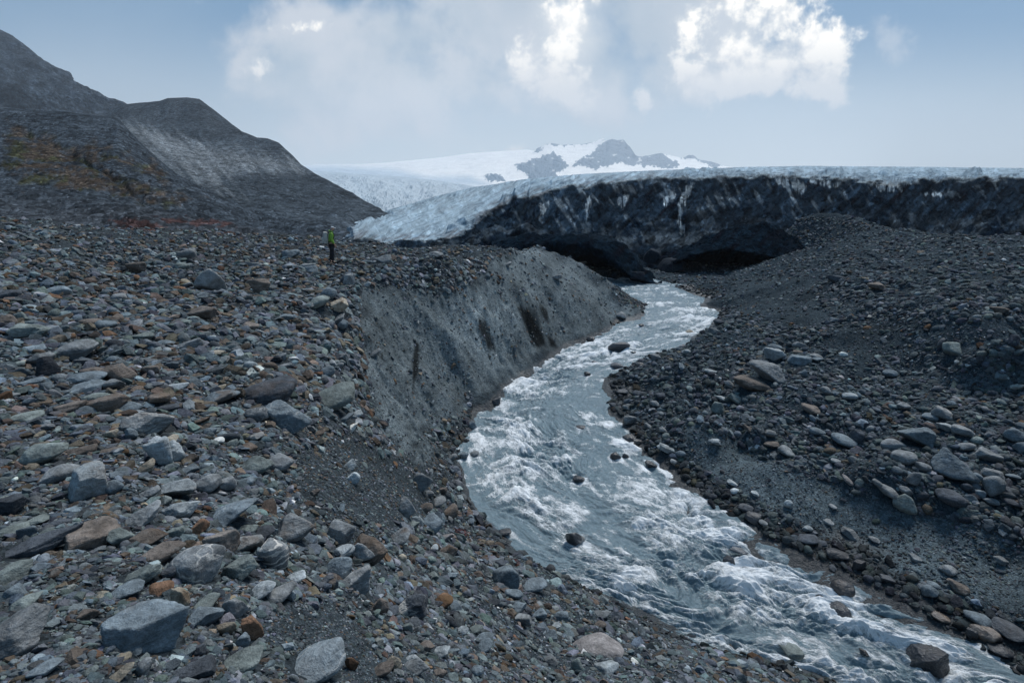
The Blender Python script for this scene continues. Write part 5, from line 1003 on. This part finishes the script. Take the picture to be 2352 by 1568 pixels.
# foam piles up on and trails behind the stones that stand in the river
fz = foam.copy(); zr_ = WRV['z'].copy()
for p in PLACED:
    gx_h, gy_h, _ = p['o'].location
    if bil(RSD, gx_h, gy_h) < -.3: continue
    R0 = max(p['w'] * project(np.array(p['o'].location))[2] / F * .5, .12); dd = np.hypot(WRV['x'] - gx_h, WRV['y'] - gy_h); i0 = np.unravel_index(np.argmin(dd), dd.shape); s0, n0 = WRV['S'][i0], WRV['N'][i0]
    a0 = max(0, i0[0] - 500); a1 = min(NSs, i0[0] + 60); ds = s0 - WRV['S'][a0:a1]; dn = WRV['N'][a0:a1] - n0 + perlin(WRV['S'][a0:a1] * 1.2, WRV['N'][a0:a1] * 1.2) * R0 * .5; d_ = dd[a0:a1]
    fz[a0:a1] += .34 * np.exp(-((d_ - R0 * 1.2) / (R0 * .6)) ** 2) * (.5 + 1.2 * perlin(WRV['S'][a0:a1] * 2.5, WRV['N'][a0:a1] * 2.5)) + .42 * sstep(ds, -R0, R0) * np.exp(-np.maximum(ds, 0) / (R0 * 6)) * np.exp(-(np.abs(np.abs(dn) - R0 * .9 - np.maximum(ds, 0) * .16) / (R0 * .55)) ** 2)
    zr_[a0:a1] += R0 * .22 * np.exp(-((ds + R0 * 1.1) / (R0 * .7)) ** 2 - (dn / (R0 * 1.1)) ** 2) - R0 * .25 * np.exp(-((ds - R0 * 1.3) / (R0 * .9)) ** 2 - (dn / (R0 * .9)) ** 2)
river.data.attributes["foam"].data.foreach_set("value", np.clip(fz, 0, 1).ravel().astype(np.float32))
river.data.vertices.foreach_set("co", np.stack([WRV['x'], WRV['y'], zr_], -1).ravel().astype(np.float32)); river.data.update()
# ---- labels
LM = []
for p in PLACED:
    if p['lb'] and '|' in p['lb']: lab, ref = p['lb'].split('|'); p['label'] = lab; LM.append((p['px'], p['py'], ref))
def direction(dx, dy):
    a = math.degrees(math.atan2(-dy, dx)) % 360
    return ["right of", "above and right of", "above", "above and left of", "left of", "below and left of", "below", "below and right of"][int((a + 22.5) // 45) % 8]
used = set(p.get('label') for p in PLACED)
for p in PLACED:
    if 'label' in p: continue
    if p['lb'] == 'ICE': look = "black dirty ice block"
    else:
        size_w = "small" if p['w'] < 26 else "medium-sized" if p['w'] < 48 else "large"
        look = f"{size_w} {'wet black' if p['wet'] and p['c'] == 'k' else CW[p['c']]} {SW[p['s']]} {'slab' if p['s'] == 's' else 'stone' if p['w'] < 40 else 'boulder'}"
    near = sorted(LM, key=lambda l: math.hypot(l[0] - p['px'], l[1] - p['py'])); done = False
    for adv in ("just ", "", "well "):
        for l in near[:4]:
            dd = math.hypot(l[0] - p['px'], l[1] - p['py'])
            if adv == "just " and dd > 75: continue
            if adv == "well " and dd < 110: continue
            if adv == "" and dd <= 75: continue
            t_ = f"{look} {adv}{direction(p['px'] - l[0], p['py'] - l[1])} {l[2]}"
            if t_ not in used and len(t_.split()) <= 16: done = True; break
        if done: break
    if not done:
        for l in near[:8]:
            for l2 in near[:8]:
                if l is l2: continue
                t_ = f"{look} between {l[2]} and {l2[2]}"
                if t_ not in used and len(t_.split()) <= 16: done = True; break
            if done: break
    used.add(t_); p['label'] = t_
for p in PLACED:
    if p['lb'] == 'ICE': thing(p['o'], p['label'], "ice block", "dirty ice blocks where the river leaves the glacier")
    else: thing(p['o'], p['label'], {'boulder': 'boulder', 'rock': 'rock', 'flat_rock': 'flat rock'}[HN[p['s']]], "rocks in and beside the river" if bil(RSD, p['o'].location.x, p['o'].location.y) > -1.5 else "boulders on the moraine")

# ================================================================== the rest of the rubble, uncountable: one object
hk = np.array(HERO_KEEP); xs_, ys_, sz_ = x, y, size
near_ok = np.ones(len(xs_), bool)
for hx, hy, hr in hk: near_ok &= ~((np.hypot(xs_ - hx, ys_ - hy) < hr + sz_ * .25))
keep2 = keep & near_ok; xs_, ys_, sz_, pxs = xs_[keep2], ys_[keep2], sz_[keep2], spx_size[keep2]
rt = right_side(xs_, ys_); rr_ = np.random.default_rng(31).uniform(0, 1, len(xs_))
round_ = (rr_ < np.where(rt, .45, .12)) & (pxs > 8); big_ = (pxs > 9) & ~round_
stones_mesh("rubble", xs_, ys_, sz_, [(PR_R, round_, True), (PR_M, big_, False), (PR_S, ~round_ & ~big_, False)])
print("stones", len(xs_), time.time() - T0)
# ================================================================== HIKER
def simple_mat(name, c, rough=.8, nz=40.0, amt=.25):
    m, N = material(name); o_ = N.n("ShaderNodeTexCoord").outputs["Object"]; f = N.noise(o_, nz, 4, .6)
    k = N.ramp(f, .25, .75, 1 - amt, 1 + amt); cc = N.mix(1.0, (*c, 1), N.n("ShaderNodeCombineColor", {0: k, 1: k, 2: k}).outputs[0], 'MULTIPLY')
    b = N.n("ShaderNodeBump", {"Height": f, "Strength": .4, "Distance": .01})
    out(N, N.n("ShaderNodeBsdfPrincipled", {"Base Color": cc, "Roughness": rough, "Normal": b.outputs[0]}).outputs[0]); return m
M_SKIN = simple_mat("skin", (.45, .27, .19), .6); M_GREEN = simple_mat("green_shell_fabric", (.16, .33, .03), .6, 12); M_BLACK = simple_mat("dark_trousers", (.010, .011, .015), .8, 14)
M_CAP = simple_mat("pale_cap", (.62, .66, .70), .8); M_PACK = simple_mat("grey_pack_fabric", (.40, .40, .36), .8, 10); M_BOOT = simple_mat("boot_leather", (.02, .014, .012), .6); M_HAIR = simple_mat("hair", (.02, .013, .01), .6); M_PACKD = simple_mat("dark_webbing", (.03, .03, .035), .8)
def skin_obj(name, verts, edges, radii, mat, parent=None, sub=2):
    me = bpy.data.meshes.new(name); me.from_pydata(verts, edges, []); me.materials.append(mat); o = bpy.data.objects.new(name, me); COL.objects.link(o)
    sk = o.modifiers.new("Skin", 'SKIN'); sk.use_smooth_shade = True
    if not me.skin_vertices: me.attributes.new
    layer = me.skin_vertices[0].data if me.skin_vertices else None
    if layer:
        for i, r in enumerate(radii): layer[i].radius = (r if isinstance(r, tuple) else (r, r))
        layer[0].use_root = True
    ss = o.modifiers.new("Subdivision", 'SUBSURF'); ss.levels = sub; ss.render_levels = sub
    if parent: o.parent = parent
    return o
hp = hit([765], [606])[0]
# hiker faces the river: +x in his own frame is forward
V = {}; order = []; E_ = []; RR2 = []
def J(nm, co, r, par=None):
    V[nm] = len(order); order.append(co); RR2.append(r)
    if par: E_.append((V[par], V[nm]))
J('pelvis', (0, 0, .94), .115); J('belly', (.0, 0, 1.08), .11, 'pelvis'); J('chest', (.01, 0, 1.30), (.12, .15), 'belly'); J('neckb', (.045, 0, 1.45), .06, 'chest'); J('neck', (.075, 0, 1.52), .05, 'neckb')
J('skull', (.105, 0, 1.60), (.075, .07), 'neck'); J('crown', (.125, 0, 1.68), (.08, .07), 'skull'); J('nose', (.205, 0, 1.60), .014, 'skull'); J('chin', (.165, 0, 1.545), .028, 'skull')
for s_, sg in (('r', -1), ('l', 1)):
    J('ear' + s_, (.10, sg * .078, 1.61), .014, 'skull')
    J('hip' + s_, (.0, sg * .085, .88), .095, 'pelvis'); J('knee' + s_, (.035 if sg < 0 else -.03, sg * .10, .48), .058, 'hip' + s_); J('ankle' + s_, (.0 if sg < 0 else -.10, sg * .10, .10), .04, 'knee' + s_); J('toe' + s_, (.14 if sg < 0 else .04, sg * .115, .04), .035, 'ankle' + s_)
    J('shoulder' + s_, (.03, sg * .17, 1.40), .06, 'chest'); J('elbow' + s_, (.0, sg * .235, 1.13), .042, 'shoulder' + s_); J('wrist' + s_, (.12, sg * .22, .92), .028, 'elbow' + s_); J('palm' + s_, (.155, sg * .21, .86), (.036, .018), 'wrist' + s_)
    J('thumb' + s_, (.185, sg * .18, .85), .010, 'palm' + s_); J('thumbt' + s_, (.20, sg * .165, .82), .009, 'thumb' + s_)
    for k, (dx, ln) in enumerate(((.022, .070), (.008, .078), (-.006, .072), (-.02, .055))):
        a = (.165 + dx, sg * .205, .82); J(f'f{k}a' + s_, a, .009, 'palm' + s_); J(f'f{k}b' + s_, (a[0] + .01, sg * .195, a[2] - ln * .55), .0085, f'f{k}a' + s_); J(f'f{k}c' + s_, (a[0] + .008, sg * .18, a[2] - ln), .008, f'f{k}b' + s_)
person = skin_obj("person", order, E_, RR2, M_SKIN)
sub_ = lambda keys, rr: ([order[V[k]] for k in keys], rr)
def garment(name, chain, mat, sub=2):
    vs_, rs, es, idx = [], [], [], {}
    for nm, co, r, par in chain:
        idx[nm] = len(vs_); vs_.append(co); rs.append(r)
        if par: es.append((idx[par], idx[nm]))
    return skin_obj(name, vs_, es, rs, mat, person, sub)
jk = [('a', (0, 0, .90), (.150, .165), None), ('b', (0, 0, 1.08), (.140, .155), 'a'), ('c', (.015, 0, 1.30), (.145, .175), 'b'), ('d', (.05, 0, 1.45), (.10, .11), 'c'), ('e', (.075, 0, 1.53), (.085, .085), 'd')]
for sg in (-1, 1):
    s_ = str(sg); jk += [('s' + s_, (.03, sg * .18, 1.40), .075, 'c'), ('el' + s_, (.0, sg * .24, 1.13), .062, 's' + s_), ('w' + s_, (.115, sg * .222, .935), .046, 'el' + s_)]
garment("jacket", jk, M_GREEN); garment("jacket_hood", [('a', (-.03, 0, 1.47), (.07, .10), None), ('b', (.02, 0, 1.55), (.09, .10), 'a')], M_GREEN)
tr = [('p', (0, 0, .93), (.128, .145), None)]
for sg in (-1, 1):
    s_ = str(sg); tr += [('h' + s_, (0, sg * .085, .85), .108, 'p'), ('k' + s_, (.035 if sg < 0 else -.03, sg * .10, .48), .074, 'h' + s_), ('a' + s_, (.0 if sg < 0 else -.10, sg * .10, .13), .058, 'k' + s_)]
garment("trousers", tr, M_BLACK)
for sg in (-1, 1):
    x0_ = 0 if sg < 0 else -.10; garment("boot", [('a', (x0_, sg * .10, .17), .058, None), ('b', (x0_ - .01, sg * .10, .06), .058, 'a'), ('c', (x0_ + .17, sg * .115, .045), (.045, .042), 'b')], M_BOOT)
garment("cap", [('a', (.11, 0, 1.665), (.098, .092), None), ('b', (.125, 0, 1.715), (.085, .08), 'a')], M_CAP)
garment("cap_peak", [('a', (.19, 0, 1.655), (.05, .015), None), ('b', (.27, 0, 1.63), (.045, .01), 'a')], M_CAP)
garment("hair", [('a', (.055, 0, 1.60), (.05, .07), None), ('b', (.05, 0, 1.55), (.045, .06), 'a')], M_HAIR)
sc_ = 1.0
person.location = (hp[0], hp[1], terr(hp[0], hp[1]) + .03); person.rotation_euler = (0, 0, math.radians(22)); person.scale = (sc_,) * 3
thing(person, "hiker in green jacket, white cap and dark trousers standing on the moraine ridge", "person")
# backpack: worn, a thing of its own
def bag_mesh(name, c, s, mat, parent, bev=.05, taper=.82):
    bm = bmesh.new(); bmesh.ops.create_cube(bm, size=1)
    for v in bm.verts:
        k = taper if v.co.z > 0 else 1.0; v.co = Vector((v.co.x * s[0] * k, v.co.y * s[1] * k, v.co.z * s[2]))
    bmesh.ops.bevel(bm, geom=bm.edges[:], offset=bev, segments=4, affect='EDGES', profile=.6)
    for v in bm.verts: v.co += Vector(c); v.co.x -= .012 * math.sin(v.co.z * 22)
    me = bpy.data.meshes.new(name); bm.to_mesh(me); bm.free(); me.materials.append(mat)
    for p_ in me.polygons: p_.use_smooth = True
    o = bpy.data.objects.new(name, me); COL.objects.link(o)
    if parent: o.parent = parent
    return o
pack = bpy.data.objects.new("backpack", None); COL.objects.link(pack); pack.location = person.location; pack.rotation_euler = person.rotation_euler
bag_mesh("main_bag", (-.245, 0, 1.18), (.20, .30, .50), M_PACK, pack); bag_mesh("front_pocket", (-.36, 0, 1.10), (.09, .24, .26), M_PACK, pack, .03); bag_mesh("top_lid", (-.23, 0, 1.43), (.20, .27, .10), M_PACK, pack, .04)
bag_mesh("base_panel", (-.25, 0, .945), (.18, .27, .07), M_PACKD, pack, .025, 1.0)
for sg in (-1, 1):
    st = skin_obj("shoulder_strap", [(-.16, sg * .09, 1.40), (-.03, sg * .12, 1.495), (.12, sg * .13, 1.43), (.17, sg * .13, 1.28), (.05, sg * .17, 1.10), (-.14, sg * .13, 1.00)], [(i, i + 1) for i in range(5)], [.016] * 6, M_PACKD, pack, 1)
thing(pack, "pale grey backpack worn by the hiker in the green jacket", "backpack")

# ================================================================== small red alpine plants on the bank
M_LEAF = simple_mat("red_leaves", (.11, .022, .020), .7, 60, .4); M_STEM = simple_mat("plant_stem", (.06, .03, .02), .9)
def tuft(px, py, rad_px, label):
    g = hit([px], [py])[0]; _, _, dep = project(g); R0 = rad_px * dep / F; r = np.random.default_rng(int(px)); n = 420
    root = bpy.data.objects.new("alpine_plant", None); COL.objects.link(root); root.location = (g[0], g[1], terr(g[0], g[1]))
    a = r.uniform(0, 6.28, n); q = np.sqrt(r.uniform(0, 1, n)) * R0; c = np.stack([q * np.cos(a), q * np.sin(a), (1 - (q / R0) ** 2) * R0 * .55 * r.uniform(.3, 1, n) + .02], 1)
    t1 = r.normal(size=(n, 3)); t1 /= np.linalg.norm(t1, axis=1)[:, None]; t2 = np.cross(t1, r.normal(size=(n, 3))); t2 /= np.linalg.norm(t2, axis=1)[:, None]; ls = R0 * .085 * r.uniform(.6, 1.4, (n, 1))
    v = np.stack([c - t1 * ls, c - t2 * ls * .5, c + t1 * ls, c + t2 * ls * .5], 1).reshape(-1, 3)
    lf = new_mesh("foliage", v, np.arange(n * 4).reshape(-1, 4), M_LEAF, smooth=False); lf.parent = root
    m = 26; a = r.uniform(0, 6.28, m); tip = np.stack([np.cos(a) * R0 * .7, np.sin(a) * R0 * .7, np.full(m, R0 * .35)], 1); w_ = R0 * .012; pr = np.stack([-np.sin(a), np.cos(a), np.zeros(m)], 1) * w_
    v = np.stack([-pr, pr, tip + pr * .4, tip - pr * .4], 1).reshape(-1, 3); s_ = new_mesh("stem", v, np.arange(m * 4).reshape(-1, 4), M_STEM, smooth=False); s_.parent = root
    thing(root, label, "plant", "small red plants on the river bank")
tuft((800 + 1080 / 3.36) * K, (1280 + 85 / 3.36) * K, 20, "wide low red plant beside the blue boulder at the river bend")
tuft((800 + 1525 / 3.36) * K, (1280 + 320 / 3.36) * K, 15, "small red plant above the square-cut boulder at the water's edge")

# ================================================================== haze: the air of the valley
hm = bpy.data.materials.new("valley_air"); hm.use_nodes = True; hn = NT(hm.node_tree); hm.node_tree.nodes.clear()
pv = hn.n("ShaderNodeVolumePrincipled", {"Color": (.82, .91, 1.0, 1), "Density": HAZE, "Anisotropy": .25})
hn.n("ShaderNodeOutputMaterial", {"Volume": pv.outputs[0]})
bm = bmesh.new(); bmesh.ops.create_cube(bm, size=1); me = bpy.data.meshes.new("haze"); bm.to_mesh(me); bm.free(); me.materials.append(hm)
hz = bpy.data.objects.new("haze", me); COL.objects.link(hz); hz["kind"] = "stuff"; hz.scale = (15200, 15200, 1100); hz.location = (0, 0, 700 - 550)
print("done", time.time() - T0)
